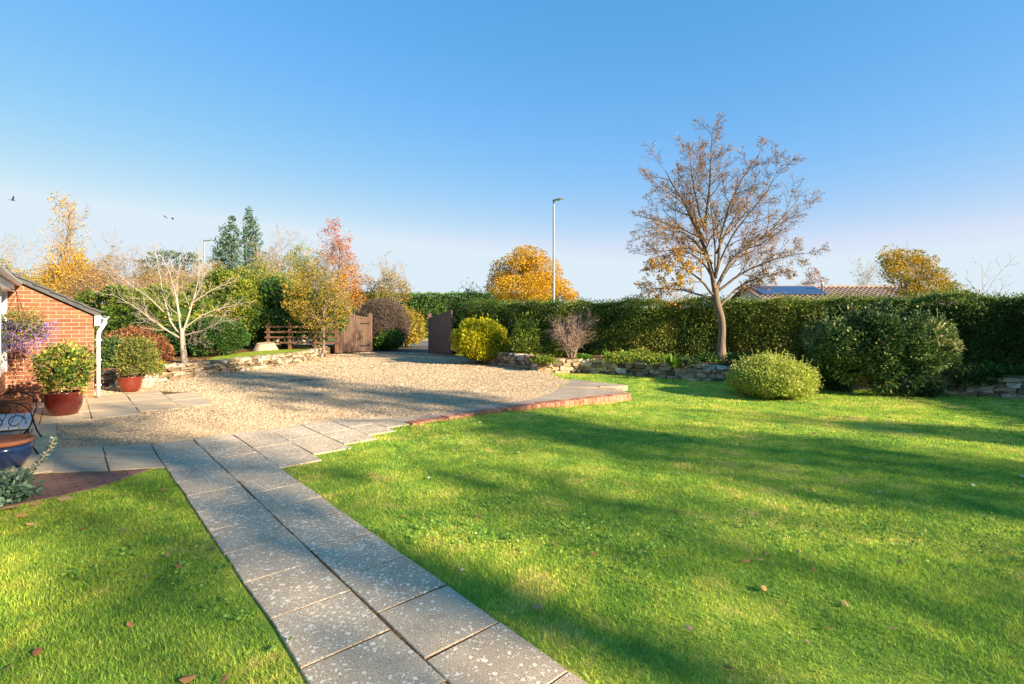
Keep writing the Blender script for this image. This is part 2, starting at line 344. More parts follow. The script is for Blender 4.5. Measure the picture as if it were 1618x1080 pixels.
L['olive'] = leafmat('olive_shrub_leaf', [(0, (.04, .075, .012)), (.45, (.10, .14, .018)), (.75, (.21, .19, .025)), (1, (.34, .19, .045))], gain=1.9)
L['darkgreen'] = leafmat('dark_green_leaf', [(0, (.018, .045, .012)), (.6, (.04, .09, .016)), (1, (.12, .15, .03))], gain=1.9)
L['golden'] = leafmat('golden_leaf', [(0, (.30, .17, .018)), (.5, (.52, .30, .025)), (1, (.68, .45, .06))], gain=1.15)
L['goldolive'] = leafmat('golden_olive_leaf', [(0, (.13, .13, .02)), (.45, (.29, .22, .03)), (.8, (.45, .31, .06)), (1, (.52, .26, .05))], gain=1.25)
L['orange'] = leafmat('orange_leaf', [(0, (.30, .12, .02)), (.5, (.50, .22, .025)), (1, (.60, .34, .06))], gain=1.15)
L['tan'] = leafmat('tan_leaf', [(0, (.24, .13, .05)), (.5, (.42, .25, .09)), (1, (.52, .37, .16))])
L['red'] = leafmat('russet_leaf', [(0, (.30, .09, .05)), (.5, (.48, .17, .09)), (1, (.58, .30, .15))], gain=1.2)
L['brown'] = leafmat('brown_leaf', [(0, (.20, .085, .045)), (.5, (.34, .15, .07)), (1, (.44, .25, .10))])
L['yellowtree'] = leafmat('yellow_leaf', [(0, (.36, .21, .012)), (.5, (.58, .34, .018)), (.85, (.68, .42, .03)), (1, (.66, .50, .16))], gain=1.1)
L['amber'] = leafmat('amber_green_leaf', [(0, (.10, .13, .02)), (.35, (.27, .23, .03)), (.7, (.52, .29, .03)), (1, (.66, .36, .04))], gain=1.2)
L['spruce'] = leafmat('spruce_needle', [(0, (.035, .075, .05)), (.6, (.07, .125, .075)), (1, (.15, .20, .09))], .15, gain=1.3)
L['cedar'] = leafmat('cedar_needle', [(0, (.05, .085, .045)), (1, (.12, .16, .08))], .15, gain=1.3)
L['mainleaf'] = leafmat('autumn_leaf', [(0, (.17, .09, .045)), (.4, (.33, .18, .06)), (.7, (.54, .30, .03)), (1, (.68, .42, .02))], gain=1.1)
L['fern'] = leafmat('bright_green_leaf', [(0, (.05, .14, .015)), (.6, (.12, .26, .02)), (1, (.28, .38, .05))], .3, .4)
L['fern_dark'] = leafmat('fern_leaf', [(0, (.03, .09, .012)), (1, (.08, .18, .02))], .3, .4)
L['blueplant'] = leafmat('blue_green_leaf', [(0, (.05, .11, .08)), (.6, (.12, .20, .16)), (1, (.24, .32, .27))], .2)
L['teal'] = leafmat('teal_leaf', [(0, (.035, .09, .05)), (.5, (.10, .19, .13)), (1, (.30, .40, .33))], .2, gain=1.2)
L['lobelia'] = leafmat('purple_petal', [(0, (.07, .045, .30)), (.5, (.16, .11, .52)), (1, (.36, .28, .72))], .3)
L['basketleaf'] = leafmat('basket_leaf', [(0, (.06, .09, .02)), (.5, (.16, .18, .05)), (1, (.42, .42, .10))], gain=1.3)
L['weed'] = leafmat('clover_leaf', [(0, (.13, .30, .05)), (.6, (.22, .40, .07)), (1, (.36, .48, .10))], .3, .5)
L['dry'] = leafmat('dry_stem', [(0, (.10, .07, .055)), (1, (.22, .16, .12))])
L['fallen'] = leafmat('fallen_leaf', [(0, (.20, .085, .035)), (.35, (.38, .18, .07)), (.7, (.52, .30, .12)), (.92, (.60, .45, .26)), (1, (.78, .72, .66))], .15)

# ------------------------------------------------------------------ helpers: plants
def leaf_arrays(P, D, size, aspect, rng, flat=0.):
    n = len(P); D = nrm(D); r = rng.normal(size=(n, 3)); r[:, 2] *= (1-flat)
    Sd = nrm(np.cross(D, r)); s = np.asarray(size).reshape(-1, 1)*np.ones((n, 1)); w = s*aspect*.5
    V = np.stack([P, P+D*s*.45+Sd*w, P+D*s, P+D*s*.45-Sd*w], 1).reshape(-1, 3)
    return V, np.arange(4*n).reshape(-1, 4)
def add_leaves(mb, P, D, size, aspect, rng, tint=None, grp=None, flat=0.):
    V, F = leaf_arrays(P, D, size, aspect, rng, flat); n = len(P)
    t = rng.rand(n) if tint is None else np.clip(tint, 0, 1); g = rng.rand(n) if grp is None else np.clip(grp, 0, 1)
    return mb.add(V, F, np.c_[np.repeat(t, 4), np.repeat(g, 4)])
def grow(P0, D0, Ln, R, k, up, gnarl, rng, tip=.25):
    n = len(P0); pts = np.zeros((n, k, 3)); pts[:, 0] = P0; d = nrm(D0); st = (np.asarray(Ln)/(k-1))[:, None]
    for i in range(1, k):
        pts[:, i] = pts[:, i-1]+d*st
        d = nrm(d+rng.normal(size=(n, 3))*gnarl+np.array([0, 0, up]))
    rad = np.asarray(R)[:, None]*np.linspace(1, tip, k)[None]
    return pts, rad
def spawn(pts, rad, Ln, m, rng, t0=.2, t1=1., ang=.8, asd=.15, lr=.5, up=.05, gnarl=.12, k=4, rr=.55, prof=None, minr=.002, ang_end=None, tip=.25):
    n, kk, _ = pts.shape
    i = np.arange(m)[None, :]; t = np.clip(t0+(t1-t0)*(i+rng.rand(n, m))/m, 0, .999)
    f = t*(kk-1); a = f.astype(int); w = (f-a)[..., None]; rows = np.arange(n)[:, None]
    P0 = pts[rows, a]*(1-w)+pts[rows, a+1]*w; T = nrm(pts[rows, a+1]-pts[rows, a])
    R0 = rad[rows, a]*(1-w[..., 0])+rad[rows, a+1]*w[..., 0]
    ref = np.where(np.abs(T[..., 2:3]) > .9, np.array([1., 0, 0]), np.array([0., 0, 1.])); U = nrm(np.cross(T, ref)); W = np.cross(T, U)
    az = i*2.4+rng.rand(n, 1)*6.28+rng.normal(size=(n, m))*.4
    tt = (t-t0)/max(t1-t0, 1e-6); an = (ang if ang_end is None else ang+(ang_end-ang)*tt)+rng.normal(size=(n, m))*asd
    D = np.cos(an)[..., None]*T+np.sin(an)[..., None]*(np.cos(az)[..., None]*U+np.sin(az)[..., None]*W)
    pl = (1-.45*tt) if prof is None else prof(tt)
    Lc = (np.asarray(Ln)[:, None]*lr*pl*(.65+.6*rng.rand(n, m))).ravel()
    R = np.maximum(np.minimum(R0*.8, R0*rr+.0), minr).ravel()
    p, r = grow(P0.reshape(-1, 3), D.reshape(-1, 3), Lc, R, k, up, gnarl, rng, tip)
    return p, np.maximum(r, minr*.6), Lc
def twig_leaves(pts, per, rng, jit=.04, t0=.2):
    n, k, _ = pts.shape; N = n*per; row = np.repeat(np.arange(n), per); f = (t0+(1-t0)*rng.rand(N))*(k-1.001); a = f.astype(int); w = (f-a)[:, None]
    P = pts[row, a]*(1-w)+pts[row, a+1]*w; T = nrm(pts[row, a+1]-pts[row, a])
    return P+rng.normal(size=(N, 3))*jit, nrm(T*.5+rng.normal(size=(N, 3))*.8), row
PROF = {'round': lambda t: np.sin(math.pi*(.2+.72*t))**.8, 'cone': lambda t: 1.02-.95*t, 'column': lambda t: np.sin(math.pi*(.25+.66*t))**.6,
        'vase': lambda t: .65+.4*t, 'egg': lambda t: np.sin(math.pi*(.28+.66*t))**.9}
def tree(name, label, cat, loc, H, R, seed, bark, leaf=None, tf=.25, n1=14, n2=6, n3=5, ang=1.05, ang_end=.45, up=.06, prof='round', per=8, ls=.12, asp=.6, tr=None, group=None, gn=.1, jit=.08, l2=.5, l3=.5, n4=0, keep=1., minr=.006, lean=(0, 0), tb=None):
    rng = np.random.RandomState(seed); root = thing(name, label, cat, loc, group)
    tr = tr or H*.018+.02
    tp, trd = grow(np.array([[0., 0, -.05]]), np.array([[lean[0], lean[1], 1.]]), np.array([H*.97]), np.array([tr]), 9, .04, .035, rng, .12)
    trd[:, 0] *= 1.35
    mb = MB(); tubes(mb, tp, trd, 8)
    p1, r1, L1 = spawn(tp, trd, np.array([R/.75]), n1, rng, tf, .98, ang, .12, 1., up, gn, 6, .62, PROF[prof], minr, ang_end)
    p2, r2, L2 = spawn(p1, r1, L1, n2, rng, .2, 1., .75, .18, l2, up, gn*1.2, 4, .6, None, minr*.8)
    p3, r3, L3 = spawn(p2, r2, L2, n3, rng, .15, 1., .7, .2, l3, up*.5, gn*1.4, 3, .6, None, minr*.6)
    tubes(mb, p1, r1, 5); tubes(mb, p2, r2, 3); tubes(mb, p3, r3, 3); last = p3
    if n4:
        p4, r4, L4 = spawn(p3, r3, L3, n4, rng, .2, 1., .7, .2, .6, up*.5, gn*1.4, 3, .6, None, minr*.5); tubes(mb, p4, r4, 3); last = p4
    mb.build('trunk', bark, root, True)
    if leaf:
        P, D, row = twig_leaves(last, per, rng, jit, 0.)
        tips = twig_leaves(p2, max(1, per//2), rng, jit)
        P = np.vstack([P, tips[0]]); D = np.vstack([D, tips[1]])
        if keep < 1:
            kp = (rng.rand(len(P)) < keep*np.clip(1+1.3*fbm(P, 1.2, seed+5), 0, 2)); P, D = P[kp], D[kp]
        tint = .5+.3*fbm(P, .9, seed+3)+rng.normal(size=len(P))*.22
        if tb is not None: tint = tint+tb(P)
        m2 = MB(); add_leaves(m2, P, D, ls*(.7+.6*rng.rand(len(P))), asp, rng, tint, .5+.35*fbm(P, 2., seed+9)+rng.normal(size=len(P))*.15)
        m2.build('crown', leaf, root)
    return root
def lobes(root, Y, lb, leaf, ls, dens, seed, asp=.6, gap=-.25, thick=.9, up=.1, name='crown', tb=0., edge=.28):
    rng = np.random.RandomState(seed); mb = MB(); o = np.array(root.location)
    for q in lb:
        u, v, ru, rv = q[:4]; k = q[4] if len(q) > 4 else 1.; c = np.array([px(u, Y), Y+rng.normal()*.25*ru*Y/809, hz(v, Y)])-o; R3 = np.array([ru, ru*thick, rv])*Y/809.
        n = int(k*dens*math.pi*R3[0]*R3[2]/(ls*ls*asp*.5)); d = dirs(n, rng, -1); r = rng.rand(n)**.42*(1+edge*fbm(d+u, 2.3, seed+int(u), 3)); P = c+d*r[:, None]*R3
        kp = fbm(P/R3.mean(), 2.2, seed+int(v), 3) > gap; P, d = P[kp], d[kp]; n = len(P)
        D = nrm(d*.5+rng.normal(size=(n, 3))*.7+np.array([0, 0, up])); cl = fbm(P/R3.mean(), 3., seed+1)
        add_leaves(mb, P, D, ls*(.55+.8*rng.rand(n)), asp, rng, .48+tb+.28*cl+rng.normal(size=n)*.2, .5+.3*fbm(P/R3.mean(), 1.6, seed+2)+rng.normal(size=n)*.15)
    mb.build(name, leaf, root); return root
def dirs(n, rng, zmin=-.45):
    z = zmin+(1-zmin)*rng.rand(n); a = rng.rand(n)*6.2832; r = np.sqrt(np.maximum(0, 1-z*z)); return np.c_[r*np.cos(a), r*np.sin(a), z]
def uvsphere(nu=28, nv=14):
    a = np.arange(nu)*2*math.pi/nu; b = np.linspace(-.48*math.pi, .5*math.pi, nv)
    A, B = np.meshgrid(a, b); V = np.stack([np.cos(A)*np.cos(B), np.sin(A)*np.cos(B), np.sin(B)], -1).reshape(-1, 3)
    i, j = np.meshgrid(np.arange(nv-1), np.arange(nu), indexing='ij'); j2 = (j+1) % nu
    return V, np.stack([i*nu+j, i*nu+j2, (i+1)*nu+j2, (i+1)*nu+j], -1).reshape(-1, 4)
def bush_shape(d, rx, ry, h, lump, lf, seed, cz=.42, box=0.):
    r = 1+lump*fbm(d, lf, seed, 3)
    if box: r = r*(1+box*(1/np.maximum(np.max(np.abs(d), axis=1), .58)-1))
    zr = np.where(d[:, 2] > 0, h*(1-cz), h*cz)
    return np.c_[d[:, 0]*rx*r, d[:, 1]*ry*r, h*cz+d[:, 2]*zr*r]
def bush_foliage(mb, rx, ry, h, n, ls, asp, seed, lump=.18, lf=2.2, depth=.3, core=.74, cz=.42, upb=.25, box=0., tintb=0., off=(0, 0, 0), tips=0., flat=0.):
    rng = np.random.RandomState(seed); d = dirs(n, rng, -.8); P = bush_shape(d, rx, ry, h, lump, lf, seed, cz, box)
    c = np.array([0, 0, h*cz]); f = 1-depth*rng.rand(n)**1.6+tips*rng.rand(n)**6
    P = c+(P-c)*f[:, None]; P[:, 2] = np.maximum(P[:, 2], .01)
    D = nrm(d*.55+rng.normal(size=(n, 3))*.6+np.array([0, 0, upb]))
    cl = fbm(P/max(rx, .3), 5., seed+2, 2)
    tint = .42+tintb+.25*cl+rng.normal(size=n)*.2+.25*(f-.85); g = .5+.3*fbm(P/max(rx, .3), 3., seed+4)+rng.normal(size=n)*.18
    o = np.array(off)
    add_leaves(mb, P+o, D, ls*(.65+.7*rng.rand(n)), asp, rng, tint, g, flat)
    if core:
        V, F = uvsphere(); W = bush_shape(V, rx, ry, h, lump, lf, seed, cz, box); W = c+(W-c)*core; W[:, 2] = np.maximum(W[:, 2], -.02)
        mb.add(W+o, F, (.0, .2))  # solid core in the darkest tint paints the shade inside the bush
    return mb
def clumps(mb, rx, ry, h, K, rc, n, ls, asp, seed, cz=.45, lump=.12, core=.72, box=0., off=(0, 0, 0), tintb=0., zmin=-.6, hemi=-.15, sc=.8, tv=.12):
    rng = np.random.RandomState(seed); ctr = np.array([0, 0, h*cz]); d = dirs(K*6, rng, zmin); keep = []
    for q in range(len(d)):            # spread the clump centres
        if all(np.dot(d[q], d[k]) < math.cos(1.55/math.sqrt(K)) for k in keep): keep.append(q)
        if len(keep) >= K: break
    d = d[keep]; C = bush_shape(d, rx, ry, h, lump, 2.4, seed, cz, box); C = ctr+(C-ctr)*sc; o = np.array(off)
    for q in range(len(C)):
        r = rc*(.65+.7*rng.rand()); m = int(n/K*(r/rc)**2); e = nrm(dirs(m*2, rng, -1)); e = e[(e@d[q]) > hemi][:m]; rr = r*(.72+.4*rng.rand(len(e))**.7)*(1+.2*fbm(e, 3, seed+q)); P = C[q]+e*rr[:, None]*np.array([1, 1, .85]); P[:, 2] = np.maximum(P[:, 2], .01)
        D = nrm(e*.6+d[q]*.3+rng.normal(size=e.shape)*.55+np.array([0, 0, .2])); tn = rng.normal()*tv+tintb
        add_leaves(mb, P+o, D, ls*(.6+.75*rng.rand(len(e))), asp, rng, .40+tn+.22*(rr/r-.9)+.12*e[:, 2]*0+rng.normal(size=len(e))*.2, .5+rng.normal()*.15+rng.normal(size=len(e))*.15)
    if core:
        V, F = uvsphere(); W = bush_shape(V, rx, ry, h, lump, 2.4, seed, cz, box); W = ctr+(W-ctr)*core; W[:, 2] = np.maximum(W[:, 2], -.02); mb.add(W+o, F, (0., .1))  # dark core stands in for the deep shade between clumps
    return mb
def stems(mb, n, h, spread, r, rng, k=5, sides=4):
    a = rng.rand(n)*6.28; D = np.c_[np.cos(a)*spread, np.sin(a)*spread, np.ones(n)]
    p, rd = grow(np.c_[np.cos(a)*.06, np.sin(a)*.06, np.full(n, -.03)], D, h*(.7+.4*rng.rand(n)), np.full(n, r), k, .03, .1, rng); tubes(mb, p, rd, sides); return p, rd
def bush(name, label, cat, loc, rx, ry, h, seed, leaf, n, ls, asp=.55, bark='bark_dark', group=None, **kw):
    root = thing(name, label, cat, loc, group); rng = np.random.RandomState(seed+77)
    mb = MB(); cl = kw.pop('cl', None)
    sh = kw.pop('sh', 0)
    if sh:
        d = dirs(sh, rng, -.1); S0 = bush_shape(d, rx, ry, h, .12, 2.4, seed, kw.get('cz', .42)); c0 = np.array([0, 0, h*.42]); S0 = c0+(S0-c0)*.86; p, r = grow(S0, d*.7+rng.normal(size=d.shape)*.3+np.array([0, 0, .7]), (.16+.2*rng.rand(sh))*h**.6, np.full(sh, .004), 4, .1, .12, rng); tubes(mb, p, r, 3); P, D, _ = twig_leaves(p, 12, rng, .008, .1); add_leaves(mb, P, D, ls*(.6+.5*rng.rand(len(P))), asp, rng)
    if cl: clumps(mb, rx*1.0, ry, h, cl[0], cl[1], n, ls, asp, seed, **kw)
    else: bush_foliage(mb, rx, ry, h, n, ls, asp, seed, **kw)
    mb.build('foliage', leaf, root)
    sb = MB(); stems(sb, 7, h*.75, .35, .012+.01*h, rng); sb.build('stem', M[bark], root, True); return root
def tuft(name, label, cat, loc, n, ln, w, seed, leaf, spread=.9, group=None, droop=.25, k=4):
    """a clump of arching strap leaves"""
    rng = np.random.RandomState(seed); root = thing(name, label, cat, loc, group); mb = MB()
    a = rng.rand(n)*6.28; D = nrm(np.c_[np.cos(a)*spread*rng.rand(n), np.sin(a)*spread*rng.rand(n), .45+.5*rng.rand(n)])
    p, _ = grow(np.c_[rng.normal(size=(n, 2))*.03, np.zeros(n)], D, ln*(.55+.6*rng.rand(n)), np.full(n, w), k, -droop, .06, rng)
    sd = nrm(np.cross(D, np.array([0, 0, 1.])+rng.normal(size=(n, 3))*.15)); wd = w*np.array([.6, 1, .85, .08])[None, :, None]
    V = np.stack([p-sd[:, None]*wd, p+sd[:, None]*wd], 2).reshape(-1, 3); b = np.arange(n)[:, None]*2*k; i = np.arange(k-1)[None]*2
    F = np.stack([b+i, b+i+1, b+i+3, b+i+2], -1).reshape(-1, 4); tn = rng.rand(n)
    mb.add(V, F, np.c_[np.repeat(tn, 2*k), np.repeat(rng.rand(n), 2*k)]); mb.build('foliage', leaf, root); return root
def hedge(name, label, line, zb, zt, th, seed, leaf, n, ls, ends=(0, 0), bump=.12, asp=.6, group=None, topvar=.06):
    """clipped hedge whose front face follows a polyline (front = right hand side of the line's left normal flipped)"""
    rng = np.random.RandomState(seed); A = np.array(line, float); seg = np.diff(A, axis=0); Ls = np.linalg.norm(seg, axis=1); cum = np.r_[0, np.cumsum(Ls)]
    def frame(s):
        i = np.clip(np.searchsorted(cum, s, 'right')-1, 0, len(Ls)-1); w = ((s-cum[i])/Ls[i])[:, None]
        p = A[i]+seg[i]*w; tg = seg[i]/Ls[i][:, None]; nn = np.c_[tg[:, 1], -tg[:, 0]]
        return p, nn
    root = thing(name, label, 'hedge', (A[0, 0], A[0, 1], zb), group); o = np.array([A[0, 0], A[0, 1], zb]); mb = MB(); hh = zt-zb
    nf = int(n*.62); nt = int(n*.26); nb = n-nf-nt
    s = rng.rand(n)*cum[-1]; p, nn = frame(s)
    hgt = np.r_[hh*rng.rand(nf)**.9, np.full(nt, hh), hh*rng.rand(nb)]
    off = np.r_[np.zeros(nf), -th*rng.rand(nt), np.full(nb, -th)]
    out = np.r_[np.tile([1., 0], (nf, 1)), np.tile([0., 1], (nt, 1)), np.tile([-1., 0], (nb, 1))]
    q = np.c_[s*1.0, hgt, off]; bp = bump*fbm(q, 1.6, seed, 3)-.16*rng.rand(n)**2+.05*(rng.rand(n)**8)*4
    rnd_top = np.clip((hgt-hh*.86)/(hh*.14), 0, 1)*.10
    X = p+nn*(off+out[:, 0]*(bp-rnd_top))[:, None]; Z = hgt+out[:, 1]*bp+topvar*fbm(s[:, None]*np.ones((1, 2)), .5, seed+8)*(hgt/hh)
    Pw = np.c_[X, zb+Z]-o; Nw = np.c_[nn*out[:, :1], out[:, 1]]
    D = nrm(Nw*.5+rng.normal(size=(n, 3))*.7+np.array([0, 0, .25]))
    tint = .42+.25*fbm(q, .35, seed+13)+.24*fbm(q, 1.1, seed+3)+.2*fbm(q, 4, seed+6)+rng.normal(size=n)*.14
    add_leaves(mb, Pw, D, ls*(.6+.8*rng.rand(n)), asp, rng, tint, .5+.3*fbm(q, 2.2, seed+5)+rng.normal(size=n)*.15); mb.build('foliage', leaf, root)
    cb = MB()  # solid blocks, not branches, standing in for the dark inside the hedge
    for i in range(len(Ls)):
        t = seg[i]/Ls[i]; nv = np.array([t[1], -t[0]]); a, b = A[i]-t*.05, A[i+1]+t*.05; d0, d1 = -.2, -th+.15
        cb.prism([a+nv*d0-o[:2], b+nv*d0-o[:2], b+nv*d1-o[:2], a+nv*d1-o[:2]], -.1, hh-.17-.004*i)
    cb.build('dark_core', M['hedgecore'], root); return root
M['hedgecore'] = plain('hedge_core_shade', (.022, .035, .010), (.035, .028, .016), 14, .95, .9, 26)  # near black green, inner shade of the hedge put into the colour

def stone_wall(name, label, line, zb, h, seed, depth=.28, group=None, zbf=None):
    rng = np.random.RandomState(seed); A = np.array(line, float); seg = np.diff(A, axis=0); Ls = np.linalg.norm(seg, axis=1); cum = np.r_[0, np.cumsum(Ls)]
    g = np.array([-1, 0, 1.]); sv, sf = None, None
    U, F = uvcube()
    mb = MB(); z = 0.
    while z < h-.03:
        ch = rng.uniform(.06, .13); ch = min(ch, h-z+.03); s = -rng.rand()*.2
        while s < cum[-1]:
            L_ = rng.uniform(.09, .30)+.25*rng.rand()**4; c = min(max(s+L_/2, 0), cum[-1]-1e-3); i = min(np.searchsorted(cum, c, 'right')-1, len(Ls)-1)
            t = seg[i]/Ls[i]; nv = np.array([t[1], -t[0]]); ctr = A[i]+t*(c-cum[i])
            b = zb if zbf is None else zbf(*ctr)
            d = depth*rng.uniform(.8, 1.1); hh = ch*rng.uniform(.85, 1.12)
            v = U*np.array([L_*.5*.98, d/2, hh*.5]); v = v*(1+.10*rng.normal(size=(len(U), 1)))+rng.normal(size=v.shape)*.012*np.array([1.3, 1, .7])
            tilt = rng.normal()*.06; x = v[:, 0]; zz = v[:, 2]+x*tilt; o = rng.normal()*.018-depth/2
            w = np.c_[ctr+x[:, None]*t+(v[:, 1]+o)[:, None]*nv, b+z+ch/2+zz]
            mb.add(w, F, (rng.rand(), rng.rand())); s += L_+.012
        z += ch
    o = mb.build(name, M['stone'], None, False); return tag(o, label, 'wall', group)
def uvcube():
    vs, fs, m = [], [], {}
    def vid(p):
        k = tuple(np.round(p, 3))
        if k not in m: m[k] = len(vs); vs.append(p)
        return m[k]
    for ax in range(3):
        for sg in (-1, 1):
            for i in (-1, 0):
                for j in (-1, 0):
                    q = []
                    for di, dj in ((0, 0), (1, 0), (1, 1), (0, 1)):
                        p = np.zeros(3); p[ax] = sg; p[(ax+1) % 3] = i+di; p[(ax+2) % 3] = j+dj; q.append(vid(p))
                    fs.append(q if sg > 0 else q[::-1])
    V = np.array(vs, float); return V*.88+nrm(V)*.17, np.array(fs)

def smooth(t): t = np.clip(t, 0, 1); return t*t*(3-2*t)
def lawn_z(x, y): return -.016-.104*smooth((np.asarray(x)+1.5)/4.)*smooth((np.asarray(y)-4)/5.)

# ================================================================== GROUND
def sheet(name, m, poly, z, sub=None):
    mb = MB(); p = np.array(poly, float); mb.add(np.c_[p, np.full(len(p), z)], np.arange(len(p)).reshape(1, -1)); o = mb.build(name, m); return structure(o)
g = MB(); n = 60
r_ = np.r_[0, np.geomspace(20, 1500, 14)]; aa = np.linspace(0, 2*math.pi, 49)[:-1]
V = [(0, 20, -.35)]+[(r*math.cos(a), 20+r*math.sin(a), -.35) for r in r_[1:] for a in aa]
F4 = [(1+k*48+i, 1+k*48+(i+1) % 48, 1+(k+1)*48+(i+1) % 48, 1+(k+1)*48+i) for k in range(13) for i in range(48)]
g.add(V, [np.array(F4), np.array([(0, 1+i, 1+(i+1) % 48) for i in range(48)])]); structure(g.build('ground', M['verge']))
BRICK = [pq(3.1, 4.52), (-.55, 8.62), (.6, 9.52), (1.47, 10.02), (2.46, 10.68)]
WALL_R = [(-1.25, 18.6), (-.75, 17.6), (.06, 16.2), (.78, 15.35), (2.1, 15.75), (3.57, 15.1), (4.7, 14.1), (5.8, 13.5), (7.47, 12.5), (9.85, 11.35), (11.6, 10.3), (14.5, 8.4)]
WALL_L = [(-9.75, 10.9), (-9.05, 12.2), (-8.72, 13.5), (-8.12, 15.28), (-7.66, 17.07), (-7.45, 19.2), (-7.62, 21.2), (-8.1, 21.9)]
GRAVEL = [pq(-.9, 5.2), pq(0, 5.1), pq(3.1, 4.6)]+BRICK[1:]+[(2.45, 11.4), (1.3, 13.4), (1.0, 15.3), (.5, 15.9), (-.6, 17.8), (-1.2, 19.5), (-2.2, 21.6), (-3.3, 23.2), (-7.0, 24.0), (-7.9, 22.2), (-7.8, 21.2), (-7.6, 19.2), (-7.8, 17.07), (-8.3, 15.28), (-8.9, 13.5), (-9.3, 12.2), (-9.9, 10.9), pq(-.9, 10.8), pq(-.9, 8)]
# lawn sheet
gx, gy = np.meshgrid(np.linspace(-14, 22, 145), np.linspace(-8, 19, 109)); zz = lawn_z(gx, gy)+.004*fbm(np.stack([gx, gy], -1), .9, 4)-.06*inpoly(gx, gy, GRAVEL)
i, j = np.meshgrid(np.arange(108), np.arange(144), indexing='ij'); k = i*145+j
g = MB(); g.add(np.stack([gx, gy, zz], -1).reshape(-1, 3), np.stack([k, k+1, k+146, k+145], -1).reshape(-1, 4)); structure(g.build('lawn', M['lawn'], None, True))

sheet('gravel_drive', M['gravel'], GRAVEL, -.008)
# concrete apron at the corner of the drive
APR = [pq(2.3, 5.5), pq(3.1, 4.62)]+[(x-.05, y+.1) for x, y in BRICK[1:4]]+[(2.40, 10.72), (2.30, 11.05), at(900, 612), at(945, 611.5), at(992, 608.5), at(980, 605), at(905, 599), at(892, 608), at(872, 621), at(840, 630.5), at(796, 637.5), at(730, 648), at(660, 659)]
g = MB(); g.prism(APR[:10]+[at(972, 606.0)]+APR[11:], -.10, .002); structure(g.build('concrete_apron', M['concrete']))
# tarmac entrance, road, verge
sheet('entrance_apron', M['shaded_asphalt'], [(-7.1, 23.7), (-3.1, 22.9), (-2.6, 25.2), (-1.6, 29), (-9.4, 29), (-7.5, 26)], -.006)
sheet('road', M['roadlit'], [(-60, 28.9), (45, 28.6), (45, 35.0), (-60, 36.0)], -.012)
sheet('grass_verge', M['verge'], [(-60, 36.15), (45, 35.15), (45, 46), (-60, 46)], .06)
k_ = MB(); k_.prism([(-60, 36), (45, 35), (45, 35.16), (-60, 36.16)], -.1, .09); structure(k_.build('kerb', M['kerb']))
sheet('near_verge', M['verge'], [(-60, 24.5), (-7.6, 24.5), (-7.2, 26.3), (-6.0, 27.4), (-5.6, 28.85), (-60, 28.85)], -.002)
# path and patio slabs
def slab(mb, quad, rng, g=.012, z=0.):
    c = np.array(quad, float); ctr = c.mean(0); d = c-ctr; Ld = np.linalg.norm(d, axis=1, keepdims=True)
    c = ctr+d*(1-g*.7/Ld)+rng.normal(size=c.shape)*.004
    mb.prism(c, -.07, z+rng.uniform(-.0015, .0015), (rng.rand(), rng.rand()), .004)
rng = np.random.RandomState(5); pth = MB()
for col, (s0, s1, off, tend) in enumerate(((0, .46, .128, 5.58), (.46, .92, .31, 5.58))):
    ts = [off+.4985*i for i in range(-13, 12) if off+.4985*i < tend-.2]+[tend]
    for a, b in zip(ts[:-1], ts[1:]): slab(pth, [pq(s0, a), pq(s1, a), pq(s1, b), pq(s0, b)], rng)
for s0, s1, tn in ((.92, 1.38, 3.49), (1.38, 1.84, 3.78), (1.84, 2.3, 4.01), (2.3, 2.72, 4.27), (2.72, 3.1, 4.54)):
    n = 2 if tn < 3.9 else 1 if tn > 4.5 else 2; te = 5.58-(max(0, s0-2.2))*.45
    for q in range(n):
        a = tn+(te-tn)*q/n; b = tn+(te-tn)*(q+1)/n; slab(pth, [pq(s0, a), pq(s1, a), pq(s1, b), pq(s0, b)], rng)
structure(pth.build('path', M['slab']))
sheet('path_bed', M['soil'], [pq(.012, -6.5), pq(.908, -6.5), pq(.908, 3.5), pq(1.37, 3.51), pq(1.37, 3.8), pq(1.83, 3.8), pq(1.83, 4.03), pq(2.29, 4.03), pq(2.29, 4.3), pq(2.7, 4.3), pq(2.7, 4.56), pq(3.08, 4.56), pq(3.08, 5.1), pq(2.2, 5.55), pq(0, 5.55), pq(-.45, 5.85), pq(-.9, 6.1), pq(-.9, 8.1), pq(-.5, 8.2), pq(.14, 8.25), pq(.7, 8.45), pq(1.2, 8.55), pq(1.2, 10.4), pq(.7, 11.2), pq(-.4, 11.1), pq(-1.6, 10.8), pq(-1.6, 4.75), pq(-.9, 4.9), pq(-.45, 4.58), pq(.012, 4.33)], -.006)
pat = MB()
for a in ((-.92, 4.85, 6.18, -.46, 4.55, 5.9), (-.46, 4.55, 5.9, 0, 4.31, 5.6)):
    s0, n0, f0, s1, n1, f1 = a; m0, m1 = (n0+f0)/2+.1, (n1+f1)/2+.02
    slab(pat, [pq(s0, n0), pq(s1, n1), pq(s1, m1), pq(s0, m0)], rng); slab(pat, [pq(s0, m0), pq(s1, m1), pq(s1, f1), pq(s0, f0)], rng)
for s0, s1 in ((-1.62, -1.28), (-1.28, -.9)):
    tt = 4.7 if s0 < -1.5 else 4.9
    while tt < 8.1:
        b = min(tt+rng.uniform(.5, .8), 8.15); b = 8.15 if 8.15-b < .3 else b
        slab(pat, [pq(s0, tt), pq(s1, tt), pq(s1, b), pq(s0, b)], rng); tt = b
